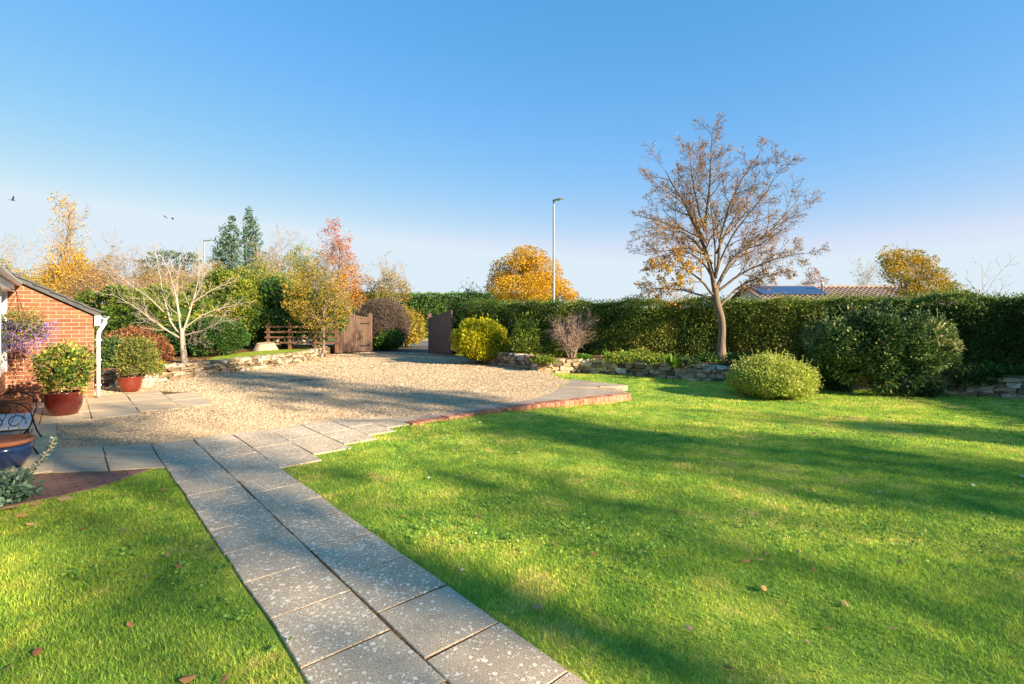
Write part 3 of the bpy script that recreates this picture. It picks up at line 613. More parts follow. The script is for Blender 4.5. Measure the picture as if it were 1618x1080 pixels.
for s0, s1, ta, tb_ in ((-1.62, -1.1, 8.15, 10.86), (-1.1, -.5, 8.17, 10.86), (-.5, .14, 8.2, 11.2), (.14, .74, 8.4, 11.3), (.74, 1.27, 8.5, 10.5)):
    tt = ta
    while tt < tb_-.05:
        b = min(tt+rng.uniform(.7, 1.0), tb_); b = tb_ if tb_-b < .35 else b
        slab(pat, [pq(s0, tt), pq(s1, tt), pq(s1, b), pq(s0, b)], rng); tt = b
structure(pat.build('patio', M['patio']))
PAV = [pq(-1.75, 4.9), pq(-.93, 4.84), pq(-.5, 4.55), pq(-.12, 4.36), pq(-.6, 3.95), pq(-1.3, 3.8), pq(-1.85, 4.1)]
g = MB(); g.prism(PAV, -.08, -.004); structure(g.build('brick_paving', M['paver']))
# raised beds
BED_L = [(x-.1, y) for x, y in WALL_L[:-2]]+[(-7.9, 21.4), (-8.0, 24.3), (-14, 25), (-30, 22), (-18, 11.2), (-10.2, 10.9)]
def bed(name, poly, z, m):
    mb = MB(); mb.prism(poly, -.3, z); return structure(mb.build(name, m))
bed('planting_bed', BED_L, .30, M['soil'])
g = MB(); g.prism([(-8.5, 14.9), (-8.15, 16.2), (-7.85, 17.3), (-7.65, 19.2), (-7.8, 21.0), (-8.6, 20.6), (-9.4, 19.6), (-9.7, 18.3), (-9.6, 16.6), (-9.1, 15.2)], .1, .335); structure(g.build('bank_lawn', M['verge']))
BED_R = [(x+.05, y+.1) for x, y in WALL_R]+[(17, 12), (12, 16), (6, 19.5), (-.5, 22), (-2.0, 21.2)]
bed('hedge_bed', BED_R, .31, M['soil'])

# ================================================================== WALLS, HEDGES
stone_wall('stone_wall', 'low dry stone retaining wall curving under the pale bare tree along the gravel', WALL_L, -.02, .36, 3)
stone_wall('stone_wall', 'low mossy dry stone wall holding the bed below the long clipped hedge', WALL_R, 0, .46, 8, zbf=lambda x, y: float(lawn_z(x, y))-.03 if x > 1 else -.02)
HL = [(-2.0, 20.0), (1.5, 18.4), (4.2, 17.2), (6.9, 16.1), (9.6, 14.6), (12.4, 12.6), (16.2, 9.6)]
hedge('hedge', 'long clipped mixed hedge with flat top behind the stone wall and leaning tree', HL, .3, 2.10, 1.3, 21, L['hedge'], 250000, .05, bump=.17, topvar=.03)
hedge('hedge', 'dark clipped hedge closing off the right side of the lawn', [(16.3, 9.6), (15.8, 4.5), (15.3, 1.2), (14.6, -12)], -.2, 3.6, 1.3, 22, L['hedge_dark'], 30000, .09)
hedge('hedge', 'tall smooth green hedge on the grass verge across the road', [(-34, 45.5), (-14, 44.6), (4, 44)], .05, 3.6, 1.6, 23, L['hedge_far'], 42000, .15, bump=.14, topvar=.04)

# ================================================================== TREES
def limb_tree(name, label, cat, base, Y, org, trunk, limbs, seed, bark, lv, split=True, extra=(), minr=.0045, twig=None):
    """limbs are given by where they run in the picture plane through the trunk, plus a depth sweep of their own"""
    rng = np.random.RandomState(seed); root = thing(name, label, cat, base); sc = Y/809.
    def to3(pp, dy):
        q = np.array(pp, float); n = len(q); x = (q[:, 0]-org[0])*sc; z = (org[1]-q[:, 1])*sc; return np.c_[x, dy*np.linspace(0, 1, n)**1.2, z]
    def res(P, k):
        d = np.r_[0, np.cumsum(np.linalg.norm(np.diff(P, axis=0), axis=1))]; t = np.linspace(0, d[-1]*(.9 if k < 14 else 1), k)
        Q = np.stack([np.interp(t, d, P[:, c]) for c in range(3)], 1)
        for _ in range(2): Q[1:-1] = .25*Q[:-2]+.5*Q[1:-1]+.25*Q[2:]
        return Q, d[-1]
    tb = MB(); T = to3([t[:2] for t in trunk], 0); tr = np.array([t[2] for t in trunk]); q, _ = res(T, 14)
    tubes(tb, q[None], np.interp(np.linspace(0, 1, 14), np.linspace(0, 1, len(tr)), tr)[None], 14)
    Pl, Rl, Ll = [], [], []
    for pts, r0, dy in limbs:
        q, l = res(to3(pts, dy), 10); q[1:] += np.cumsum(rng.normal(size=(9, 3))*.012*l/3, 0); q[0, 1] = 0
        Pl.append(q); Rl.append(.74*r0*np.linspace(1, .16, 10)); Ll.append(l)
    Pl, Rl, Ll = np.array(Pl), np.maximum(np.array(Rl), minr), np.array(Ll)
    tubes(tb, Pl, Rl, 8); bb = MB(); P, R, Ln = Pl, Rl, Ll; lvl = []
    for kw in lv:
        P, R, Ln = spawn(P, R, Ln, rng=rng, **kw); tubes(bb, P, R, 4 if len(P) < 400 else 3); lvl.append(P)
    tb.build('trunk', bark, root, True); bb.build('branches', twig or bark, root, True)
    return root, lvl, rng
MT = [
 ([(1129,457),(1128,429),(1119,393),(1111,357),(1091,321),(1067,270),(1046,238)], .10, .5),
 ([(1113,365),(1115,321),(1119,270),(1115,222),(1123,194)], .055, -.6),
 ([(1113,365),(1104,318),(1098,270),(1100,232),(1108,208)], .045, .9),
 ([(1130,440),(1136,361),(1147,301),(1171,262),(1190,238)], .065, -.9),
 ([(1131,457),(1151,417),(1167,393),(1215,371),(1258,325),(1290,294)], .075, .3),
 ([(1132,462),(1159,438),(1199,417),(1244,402),(1270,405)], .055, -.5),
 ([(1137,485),(1155,464),(1183,447),(1225,436),(1258,428)], .055, .5),
 ([(1130,470),(1107,445),(1079,425),(1040,418),(1014,424)], .055, -.5),
 ([(1130,475),(1103,461),(1071,455),(1036,452),(1010,462)], .045, .5),
 ([(1126,417),(1095,377),(1052,345),(1002,335)], .05, .3),
 ([(1117,385),(1085,330),(1040,296),(1012,300)], .045, -.6),
 ([(1132,400),(1163,345),(1199,312),(1228,286)], .05, .8),
 ([(1131,430),(1150,370),(1185,330),(1210,280),(1212,262)], .045, -1.2),
 ([(1130,450),(1110,400),(1075,370),(1030,365),(1000,385)], .04, -1.4),
 ([(1131,440),(1140,380),(1135,320),(1140,260),(1152,222)], .05, 1.4),
 ([(1132,465),(1150,430),(1190,400),(1225,390),(1262,370)], .04, 1.5),
 ([(1130,450),(1118,410),(1098,390),(1050,390),(1020,400)], .04, 1.3)]
bx, by = at(1139, 572, .31)
root, lvl, rng = limb_tree('autumn_tree', 'tall nearly leafless autumn tree with leaning forked trunk before the long hedge', 'tree', (bx, by, .30), by, (1139, 573), [(1139,576,.19),(1140,567,.135),(1139,548,.105),(1142,522,.098),(1140,499,.10),(1131,478,.105),(1130,455,.088)], MT, 41, M['bark_main'],
  [dict(m=12, t0=.22, ang=.7, lr=.32, up=.08, gnarl=.13, k=5, rr=.5, minr=.006), dict(m=8, t0=.15, ang=.65, lr=.5, up=.06, gnarl=.15, k=4, rr=.55, minr=.0042), dict(m=9, t0=.2, ang=.7, lr=.5, up=.03, gnarl=.2, k=3, minr=.0032)], twig=M['twig_main'])
P, D, row = twig_leaves(lvl[2], 3, rng, .02, .3)
gold = np.exp(-((P[:, 0]+1.3)/.9)**2-((P[:, 2]-2.35)/.65)**2)+.45*np.exp(-((P[:, 0]+.1)/.8)**2-((P[:, 2]-3.6)/1.3)**2)
kp = rng.rand(len(P)) < (.18+.30*np.clip(1+1.6*fbm(P, 1.3, 9), 0, 2))*(.8+.5*gold); P, D, gold = P[kp], D[kp], gold[kp]
mb = MB(); add_leaves(mb, P, D-np.array([0, 0, .4]), (.042+.028*np.clip(gold, 0, 1))*(.6+.7*rng.rand(len(P))), .7, rng, .46+.42*np.clip(gold, 0, 1)+rng.normal(size=len(P))*.16); mb.build('leaves', L['mainleaf'], root)

CTX = .93
CT = [
 ([(288,529),(272,524),(254,488),(244,449),(234,405),(219,378)], .055, .4),
 ([(287,535),(262,521),(247,508),(221,488),(195,470),(172,460)], .045, -.5),
 ([(286,538),(266,526),(236,512),(205,500),(178,490)], .035, .6),
 ([(256,492),(236,470),(205,447),(180,422),(167,404)], .03, -.6),
 ([(286,526),(285,495),(283,462),(275,425),(258,400),(247,385)], .05, -.3),
 ([(289,523),(301,482),(308,436),(300,400),(292,377)], .055, .5),
 ([(303,478),(318,462),(327,440),(333,410),(322,388)], .03, -.5),
 ([(302,480),(327,459),(350,446),(372,436)], .032, .6),
 ([(290,530),(324,521),(352,510),(366,502),(385,506),(399,508)], .042, -.4),
 ([(291,546),(306,541),(327,537),(363,538)], .022, -.7),
 ([(285,500),(268,455),(262,420),(270,385)], .03, .9),
 ([(289,520),(312,494),(345,480),(380,470)], .03, 1.0)]
bx, by = at(292, 572, .30)
CT = [([(292+(a-292)*CTX, b) for a, b in p_], r*.78, d) for p_, r, d in CT]
cherry, lvl, rng = limb_tree('bare_tree', 'small pale leafless tree with spreading branches just behind the left stone wall', 'tree', (bx, by, .29), by, (292, 572), [(292,576,.10),(291,566,.085),(289,548,.072),(288,530,.066),(287,518,.05)], CT, 43, M['bark_pale'],
  [dict(m=12, t0=.2, ang=.62, lr=.28, up=.10, gnarl=.12, k=5, rr=.5, minr=.0055), dict(m=7, t0=.2, ang=.65, lr=.5, up=.08, gnarl=.15, k=3, rr=.55, minr=.004)])

# --- left background, far to near
B = M
def gp(u, Y, z): return (px(u, Y), Y, z)
wood = MB(); rng = np.random.RandomState(61)
for k in range(30):
    x = -105+k*4.2+rng.normal(); Y = 82+rng.normal()*5; h = rng.uniform(4.5, 7.5)
    if x > -22: h = min(h, 4.5)
    if x < -22: bush_foliage(wood, 3.2, 3, h, 700, .8, .8, 300+k, core=.8, off=(x, Y, -.4), tintb=rng.normal()*.15)
tag(wood.build('far_woods', L['goldolive']), 'low far line of autumn woodland seen through gaps on the left', 'woods', kind='stuff')
tree('bare_tree', 'faint leafless far tree at the left edge above the garage roof', 'tree', gp(18, 60, -.3), 10.0, 3.6, 62, M['bark_far'], None, .3, 12, 5, 5, .8, .4, n4=2, minr=.02)

def lt(name, label, u, Y, H, R, seed, leaf, lb, ls, dens, zb=-.3, bark='bark_far', tf=.15, n=(16, 6, 4), ang=.9, prof='round', **kw):
    sk = {k: kw.pop(k) for k in ('n4', 'tr', 'minr', 'up') if k in kw}; sk.setdefault('minr', .010)
    r = tree(name, label, 'tree', gp(u, Y, zb), H, R, seed, M[bark], None, tf, n[0], n[1], n[2], ang, .35, sk.pop('up', .07), prof, **sk); return lobes(r, Y, lb, L[leaf], ls, dens, seed+500, **kw)
lt('cedar', 'dark flat topped cedar far behind the pale bare tree', 266, 50, 7.2, 3, 63, 'cedar', [(265,402,30,6),(243,413,24,5),(292,414,24,6),(262,426,42,7),(303,404,13,5),(255,440,48,9)], 0.213, 3.30, bark='bark_dark', ang=1.4, gap=-.3, thick=.7)
lt('spruce', 'broad bluish spruce, shorter of the two spruces', 367, 45, 9.6, 1.3, 64, 'spruce', [(367,352,6,12),(366,368,14,13),(366,384,19,13),(365,400,23,14),(366,418,27,15),(368,440,30,18)], 0.198, 3.52, bark='bark_dark', prof='cone', ang=1.4, gap=-.4, edge=.4, up=-.1)
lt('spruce', 'slender bluish spruce, taller of the two spruces', 395, 48, 11.2, 1.1, 65, 'spruce', [(394,337,5,11),(395,352,11,12),(396,368,15,12),(395,385,17,13),(398,403,20,14),(398,425,23,18)], 0.198, 3.20, bark='bark_dark', prof='cone', ang=1.4, gap=-.3, edge=.45, up=-.1)
lt('poplar', 'tall slender sparse golden tree at the far left above the garage roof', 103, 40, 10.6, 2.0, 66, 'golden', [(92,318,12,16,.7),(108,322,10,18,1.),(98,345,20,20,.5),(118,352,12,16,.5),(86,372,22,20,.3),(128,368,14,16,.35),(120,398,20,22,1.2),(96,405,28,24,.7)], 0.129, 1.27, n=(22, 7, 5), ang=.5, prof='column', n4=2, gap=-.05, minr=.013)
lt('golden_tree', 'broad golden autumn tree behind the garage roof under the tall slender tree', 112, 34, 4.0, 2.4, 67, 'golden', [(112,418,30,24),(85,438,34,24),(138,438,34,28),(105,458,60,26),(58,456,34,18)], 0.122, 2.15, n=(22, 6, 5), ang=1., prof='vase', gap=-.1)
lt('golden_tree', 'low golden green tree at the far left edge behind the roof', 30, 31, 3.2, 1.8, 68, 'goldolive', [(20,442,24,22),(45,452,28,16),(6,424,14,20)], 0.114, 2.25, gap=-.1)
lt('twiggy_tree', 'brown twiggy tree left of the pale bare tree', 196, 32, 4.2, 1.9, 69, 'tan', [(185,432,44,30),(220,448,40,32),(150,440,32,26),(176,412,16,12,.6)], 0.091, 1.5, n=(20, 8, 7), n4=2, ang=.75, prof='vase', gap=-.12, minr=.012)
lt('twiggy_tree', 'low brown twiggy tree behind the crown of the pale bare tree', 262, 30, 3.2, 2.0, 70, 'tan', [(262,446,46,26),(300,446,36,28),(334,434,28,26),(228,462,40,24)], 0.091, 1.5, n=(18, 7, 6), gap=-.12, minr=.012)
lt('olive_tree', 'olive green tree filling the gap behind the rail fence shrubs', 420, 27, 3.6, 1.6, 57, 'olive', [(408,440,38,26),(450,452,36,28),(430,470,50,26),(478,468,30,24)], .09, 1.8, gap=-.2)
lt('olive_tree', 'yellowing olive tree behind the upper branches of the pale bare tree', 305, 26.5, 3.0, 1.6, 58, 'goldolive', [(298,458,42,24),(338,446,32,26),(318,472,50,24),(255,468,34,22)], .09, 1.7, gap=-.18)
lt('twiggy_tree', 'tan twiggy tree just right of the garage roof', 155, 28, 3.2, 1.5, 59, 'tan', [(152,450,36,26),(180,462,34,24),(128,464,26,20)], .09, 1.6, n=(18, 7, 5), gap=-.15)
lt('birch', 'grey tree with bare upper branches between the spruces and the russet tree', 438, 29, 5.0, 1.7, 71, 'goldolive', [(440,425,26,34,.7),(412,425,20,26,.9),(458,450,34,30,1.6),(425,455,30,24,1.6)], 0.076, 1.52, n=(16, 7, 6), n4=2, ang=.7, prof='vase', gap=-.1, minr=.011, tf=.3)
lt('birch', 'pale stemmed half bare tree just left of the russet tree', 480, 31, 4.9, 1.6, 72, 'olive', [(482,420,24,32),(468,398,14,14,.7),(495,445,30,30,1.6),(455,425,22,24)], 0.084, 1.79, n=(16, 7, 6), n4=2, ang=.75, prof='vase', gap=-.1, minr=.011, tf=.3)
lt('russet_tree', 'tall russet pink tree standing above all others left of the gate', 530, 36, 7.6, 1.5, 73, 'red', [(527,352,13,14,.9),(516,372,18,16,.8),(541,378,17,18,.9),(524,398,26,20,.9),(552,408,15,14,.8),(530,425,34,20)], 0.106, 1.80, n=(24, 7, 5), ang=.8, prof='egg', gap=-.02, tf=.3)
lt('orange_tree', 'small orange autumn tree right of the russet tree', 566, 33, 4.0, 1.3, 74, 'orange', [(560,430,22,18),(572,450,20,20),(545,446,22,24),(560,470,30,20)], 0.099, 2.10, gap=-.15)
lt('twiggy_tree', 'golden half bare tree beside the tall hedge across the gateway', 617, 33, 4.2, 1.6, 75, 'goldolive', [(614,444,22,18),(598,454,20,16),(637,456,16,14),(617,468,34,14)], 0.091, 2.16, n=(20, 7, 6), n4=2, ang=.85, prof='vase', gap=-.05, minr=.011)
lt('golden_tree', 'golden olive tree with thin trunk standing at the end of the rail fence', 511, 19.8, 3.5, 1.3, 76, 'goldolive', [(503,420,26,24,.8),(478,452,30,28),(527,455,28,28,.9),(500,482,50,28),(468,488,24,20),(536,492,18,22),(510,512,34,12,.7)], 0.065, 2.15, zb=.25, bark='bark_main', n=(20, 6, 5), ang=1.0, tr=.06, gap=-.08, minr=.006)
bush('shrub', 'large olive green shrub behind the right side of the pale bare tree', 'shrub', gp(364, 21.3, .25), 1.75, 1.3, 3.3, 80, L['olive'], 30000, .10, cl=(80, .42), core=.66, lump=.2)
bush('shrub', 'dark evergreen shrub in shade behind the rail fence', 'shrub', gp(452, 22, .2), 2.5, 1.4, 2.9, 81, L['darkgreen'], 18000, .12, cl=(64, .45), core=.62, lump=.2)
bush('shrub', 'mixed green shrub behind the left side of the pale bare tree', 'shrub', gp(258, 18.2, .25), 1.8, 1.4, 2.3, 82, L['olive'], 16000, .10, cl=(54, .38), core=.58, lump=.25, tintb=-.1)
bush('shrub', 'low dark shrub filling the shade right behind the pale bare trunk', 'shrub', gp(326, 17.2, .28), 1.3, .7, 1.25, 83, L['darkgreen'], 10000, .075, cl=(44, .26), core=.55, lump=.25)
bush('shrub', 'loose dark green shrub next to the garage corner', 'shrub', gp(188, 17.0, .25), 1.5, 1.2, 2.3, 84, L['olive'], 12000, .10, cl=(46, .36), core=.55, lump=.25, tintb=-.15)
bush('shrub', 'reddish brown bush behind the row of glazed pots', 'shrub', gp(216, 14.6, .28), .85, .6, .92, 85, L['brown'], 8000, .07, cl=(40, .22), core=.5, lump=.3)
bush('shrub', 'low bright green plant between the garage downpipe and the brown bush', 'shrub', gp(178, 13.4, .28), .55, .5, .75, 86, L['laurel'], 4000, .07, lump=.25, tips=.3)
bush('shrub', 'olive shrub spilling towards the tree stump beside the fence', 'shrub', gp(404, 21.6, .25), .75, .7, 1.9, 87, L['olive'], 11000, .09, cl=(40, .3), core=.5, lump=.2)
bush('shrub', 'brown twiggy domed shrub right behind the left gate leaf', 'shrub', gp(602, 25.6, -.02), 1.35, 1.2, 2.55, 88, L['dry'], 16000, .16, .14, lump=.12, core=.6, tips=.1, upb=.8)
bush('shrub', 'yellow green autumn shrub right of the brown twiggy dome', 'shrub', gp(640, 27.5, -.02), .95, .9, 2.1, 89, L['goldolive'], 7000, .11, lump=.2, tips=.25)
bush('shrub', 'low dark green bush at the foot of the left gate post', 'shrub', gp(613, 24.9, -.02), .75, .7, 1.05, 90, L['darkgreen'], 5000, .09, lump=.2)
# --- right background
lt('yellow_tree', 'broad golden yellow tree beyond the hedge beside the lamp post', 828, 36, 5.0, 2.2, 91, 'yellowtree', [(832,410,34,22),(802,430,30,26),(852,432,36,30),(786,454,20,20),(830,456,56,24),(878,452,26,18),(900,467,16,12)], 0.114, 4.37, n=(22, 6, 5), ang=1.1, gap=-.35, edge=.22)
lt('russet_tree', 'small russet birch behind the ridge of the bungalow', 1287, 46, 4.4, 1.1, 93, 'brown', [(1284,432,11,11),(1294,446,19,10),(1274,450,15,8),(1288,458,22,8)], 0.114, 2.09, gap=-.1, up=-.4)
tree('bare_tree', 'grey leafless tree behind the bungalow flue', 'tree', gp(1362, 48, -.3), 5.2, 2.2, 94, M['bark_far'], L['olive'], .3, 16, 6, 5, .7, .35, .08, 'vase', 1, .14, .6, keep=.3, n4=2, minr=.012)
lt('amber_tree', 'amber and green tree rising over the hedge at the right', 1440, 22, 3.5, 1.1, 95, 'amber', [(1398,410,18,20,.8),(1435,408,26,17),(1464,414,20,15),(1420,432,30,20),(1460,438,32,18),(1440,455,34,14),(1488,454,16,12)], 0.076, 4.20, zb=-.1, bark='bark_main', tf=.35, ang=.8, prof='vase', gap=-.2, minr=.007, up=.4)
lt('amber_tree', 'small drooping green and orange tree beside the amber tree', 1504, 20, 2.2, .7, 96, 'olive', [(1498,462,22,10),(1513,451,13,8),(1527,464,14,7)], 0.065, 3.92, zb=-.1, bark='bark_main', gap=-.2, minr=.006, tb=.25)
tree('bare_tree', 'leafless arching twigs over the hedge near the right edge', 'tree', gp(1562, 20, -.1), 2.9, 1.1, 97, M['bark_far'], None, .5, 7, 4, 3, .7, .5, .02, 'vase', minr=.007)
# --- trees on the right and behind, whose shade falls over the lawn
for q, (x, y, H, R, sd, pr) in enumerate(((30, -7.7, 12.4, .4, 105, 9), (30, -11.7, 20, 2.1, 101, 8), (31, -17.2, 20, 3.2, 102, 9), (30, -23.5, 18.0, 3.6, 103, 9), (28, -30, 17.0, 3.8, 104, 9))):
    tree('garden_tree', ['slim upright tree beyond the right hedge', 'tall half bare tree nearest the lawn beyond the right hedge', 'tall half bare tree second from the lawn beyond the right hedge', 'tall half bare tree behind the viewer beyond the right hedge', 'tall half bare tree farthest behind the viewer on the right'][q], 'tree', (x, y, -.3), H, R, sd, M['bark_dark'], L['olive'], .08, 30, 6, 5, 1.1, .4, .04, 'round', pr, .26, .7, jit=.3, keep=.58)

# ================================================================== GARDEN SHRUBS ON THE RIGHT
bush('shrub', 'bright yellow domed shrub right beside the right gate leaf', 'shrub', gp(758, 17.9, -.02), 1.0, .95, 1.56, 110, L['choisya'], 17000, .085, .45, cl=(48, .23), core=.74, tintb=.12, sh=60)
bush('shrub', 'upright yellow green shrub on the wall top between the yellow dome and the bare shrub', 'shrub', gp(832, 16.7, .28), .42, .4, 1.2, 111, L['upright'], 3200, .095, .4, lump=.3, tips=.5, core=.5)
bush('shrub', 'small yellow green shrub tucked against the left of the bare shrub', 'shrub', gp(877, 16.6, .28), .26, .26, .62, 112, L['upright'], 1100, .085, .45, lump=.25, tips=.4, core=.4)
bush('shrub', 'tall loose dark green bush at the hedge end behind the right gate leaf', 'shrub', gp(748, 22.6, 0), 1.2, .9, 2.75, 113, L['hedge_dark'], 10000, .09, lump=.22, tips=.35)
rt = thing('bare_shrub', 'leafless pinkish twiggy shrub on the stone wall in front of the hedge', 'shrub', gp(903, 16.4, .28)); rng = np.random.RandomState(114); mb = MB()
p, r = stems(mb, 16, 1.35, .42, .017, rng, 6, 5); p2, r2, l2 = spawn(p, r, np.full(16, 1.4), 15, rng, .2, 1, .7, .2, .42, .04, .16, 4, minr=.007); tubes(mb, p2, r2, 3)
p3, r3, _ = spawn(p2, r2, l2, 6, rng, .2, 1, .7, .2, .55, .02, .2, 3, minr=.0055); tubes(mb, p3, r3, 3); mb.build('branches', M['bark_purple'], rt, True)
bush('shrub', 'low domed cream and green variegated shrub standing on the lawn', 'shrub', (5.62, 11.1, -.13), .82, .80, .87, 115, L['variegated'], 26000, .046, .5, lump=.13, lf=2.5, core=.84, tips=.14, upb=.45, tintb=.08, cz=.36, sh=150)
big = thing('rhododendron', 'big dark evergreen shrub bulging over the wall at the right end of the lawn', 'shrub', (8.45, 11.75, -.13));
mb = MB(); clumps(mb, 1.36, 1.02, 1.92, 46, .36, 44000, .085, .42, 433, cz=.47, lump=.2, core=.62, box=.28, zmin=-.75, tv=.24, tintb=-.03)  # wide clump tints paint brighter and darker clumps as if lit and shaded
clumps(mb, .5, .45, .8, 7, .2, 4200, .085, .42, 434, off=(1.28, .1, .55), core=.5)
rng = np.random.RandomState(45); d = dirs(110, rng, -.2); p, r = grow(bush_shape(d, 1.4, 1.05, 1.98, .2, 2.4, 433, .47, .28)*.93, d*.7+rng.normal(size=d.shape)*.35+np.array([0, 0, .6]), .2+.25*rng.rand(110), np.full(110, .006), 4, .1, .12, rng); tubes(mb, p, r, 3); P, D, _ = twig_leaves(p, 14, rng, .015, .1); add_leaves(mb, P, D, .085*(.6+.5*rng.rand(len(P))), .42, rng)
mb.build('foliage', L['laurel'], big); mb = MB(); stems(mb, 9, 1.2, .5, .03, np.random.RandomState(4)); mb.build('stem', M['bark_dark'], big, True)
# plants along the foot and top of the right wall
WP = [(938, 561, .30, 'broad leaved green plant on the wall top right of the bare shrub', 60, .30, .045, 'fern'), (962, 566, .30, 'spiky green plant on the wall top in front of the hedge', 46, .34, .02, 'fern'), (1062, 578, .28, 'bright green strap leaved plant spilling over the wall', 80, .36, .035, 'fern'),
      (1094, 596, -.1, 'blue green spiky plant at the foot of the wall', 70, .34, .022, 'blueplant'), (1117, 598, -.1, 'smaller blue green spiky plant right beside the larger one', 50, .28, .02, 'blueplant'), (1146, 588, .12, 'blue green plant on the wall just left of the cream dome shrub', 50, .30, .03, 'blueplant'), (1603, 606, .1, 'fresh green fern growing from the wall at the right edge', 130, .55, .03, 'fern_dark'), (1565, 597, .28, 'dark green fern on the wall top left of the edge fern', 70, .4, .03, 'fern_dark')]
for q, (u, v, z, lb, n, ln, w, lf_) in enumerate(WP):
    tuft('fern' if 'fern ' in lb else 'leafy_plant', lb, 'fern' if 'fern ' in lb else 'plant', (*at(u, v, z), z-.02), n, ln, w, 130+q, L[lf_], group='plants along the stone wall')
for q, (u, v, z, rx, h, lb, lf_) in enumerate([(985, 571, .28, .5, .32, 'trailing yellow green plant draped over the middle of the wall', 'upright'), (962, 583, -.02, .28, .34, 'low green weed growing up the wall face left of the trailing plant', 'laurel'), (1010, 565, .3, .35, .3, 'low yellow green mound on the wall top at the hedge foot', 'upright'), (898, 564, .3, .3, .22, 'small brownish ground plant at the foot of the bare shrub', 'olive'), (924, 572, .2, .22, .26, 'little green plant hanging on the wall face under the broad leaved plant', 'fern'), (1003, 582, -.02, .26, .32, 'green weed at the foot of the wall below the trailing plant', 'olive'), (1040, 572, .3, .38, .24, 'flat green mat on the wall top left of the strap leaved plant', 'upright'), (1084, 575, .3, .34, .22, 'low dark mat on the wall top right of the strap leaved plant', 'laurel'), (1122, 572, .3, .4, .3, 'dark green ground cover at the foot of the leaning tree', 'darkgreen'), (1172, 577, .3, .5, .34, 'dark green ground cover between the leaning tree and the cream dome shrub', 'darkgreen'), (1285, 596, .2, .45, .4, 'dark ground cover spilling down the wall between the cream dome and the big dark shrub', 'darkgreen'), (1542, 606, .15, .45, .4, 'dark green plant spilling over the wall right of the big dark shrub', 'hedge_dark'), (1580, 618, -.1, .3, .25, 'low weed at the foot of the wall under the ferns', 'fern_dark'), (858, 571, .28, .3, .2, 'small tuft of green on the wall top below the upright shrub', 'upright')]):
    bush('wall_plant', lb, 'plant', (*at(u, v, z), z-.04), rx, rx*.6, h, 150+q, L[lf_], 1500, .06, lump=.3, core=.5, tips=.4, group='low plants on the stone wall')
#MORE2
# ================================================================== GATE, FENCE, STUMP, LAMPS
def gate(label, a, b, h_free, h_hinge, mat, plaque, seed):
    """a = free end, b = hinge end on the ground; sweeping curved top, vertical boards, hung on a post"""
    a, b = np.array(a), np.array(b); Lg = np.linalg.norm(b-a); rz = math.atan2(b[1]-a[1], b[0]-a[0])
    root = thing('gate', label, 'gate', (a[0], a[1], 0), 'pair of open driveway gates', rz); rng = np.random.RandomState(seed)
    top = lambda x: h_hinge+(h_free-h_hinge)*(.5+.5*math.cos(math.pi*min(1, max(0, x/Lg))))
    nb = 13; w = Lg/nb; bd = MB()
    for i in range(nb):
        x0, x1 = i*w+.003, (i+1)*w-.003; d = .012+rng.rand()*.004
        v = [(x0, -d, .05), (x1, -d, .05), (x1, d, .05), (x0, d, .05), (x0, -d, top(x0)-.05), (x1, -d, top(x1)-.05), (x1, d, top(x1)-.05), (x0, d, top(x0)-.05)]
        bd.add(v, BOXF, (rng.rand(), rng.rand()))
    bd.build('boards', mat, root)
    fr = MB(); n = 14; xs = np.linspace(0, Lg, n); P = [(x, 0, top(x)-.035) for x in xs]
    for i in range(n-1):
        x0, x1 = xs[i], xs[i+1]; t0, t1 = top(x0), top(x1)
        fr.add([(x0, -.03, t0-.09), (x1, -.03, t1-.09), (x1, .03, t1-.09), (x0, .03, t0-.09), (x0, -.03, t0), (x1, -.03, t1), (x1, .03, t1), (x0, .03, t0)], BOXF)
    fr.box((-.012, 0, (h_free+.05)/2), (.05, .07, h_free-.04)); fr.box((Lg+.012, 0, (h_hinge+.05)/2), (.05, .07, h_hinge-.04))
    for z in (.2, h_hinge*.52): fr.box((Lg/2, .035, z), (Lg-.08, .035, .12))
    fr.build('frame', mat, root)
    for z in (.3, h_hinge-.3): hg = MB(); hg.box((Lg-.18, -.034, z), (.5, .01, .05)); hg.tube([(Lg+.07, -.03, z-.06), (Lg+.07, -.03, z+.06)], .018); hg.build('hinge', M['iron'], root)
    if plaque: p_ = MB(); p_.box((.17, -.022, h_free-.16), (.17, .008, .045)); p_.build('plaque', M['plaque'], root)
    else: p_ = MB(); p_.box((.07, -.022, 1.05), (.05, .02, .16)); p_.tube([(.07, -.03, 1.06), (.07, -.06, 1.06), (.14, -.06, 1.06)], .009); p_.build('latch', M['galv'], root)
    return root
gate('brown boarded gate leaf standing open in the sun, left of the gateway', (-7.66, 22.2), (-6.72, 23.75), 1.86, 1.62, M['gate_sun'], False, 1)
gate('dark brown boarded gate leaf in shade with small white plaque beside the yellow shrub', (-2.50, 21.15), (-3.58, 22.7), 1.88, 1.62, M['gate'], True, 2)
for (x, y), lb in (((-6.62, 23.92), 'dark wooden post at the hinge of the sunlit gate leaf'), ((-3.66, 22.85), 'dark wooden post at the hinge of the shaded gate leaf')):
    p_ = MB(); p_.box((0, 0, .85), (.14, .14, 1.75)); p_.prism([(-.08, -.08), (.08, -.08), (.08, .08), (-.08, .08)], 1.726, 1.79, bevel=.05); o = p_.build('gate_post', M['gate']); o.location = (x, y, 0); tag(o, lb, 'post', 'gate posts')
fr = thing('rail_fence', 'brown four rail post and rail fence beside the tree stump', 'fence', (px(425, 20.3), 20.3, .26)); fx = lambda u: px(u, 20.3)-px(425, 20.3)
for u in (424, 458, 498.5, 532): p_ = MB(); p_.box((fx(u), 0, .54), (.10, .09, 1.16)); p_.build('post', M['fence'], fr)
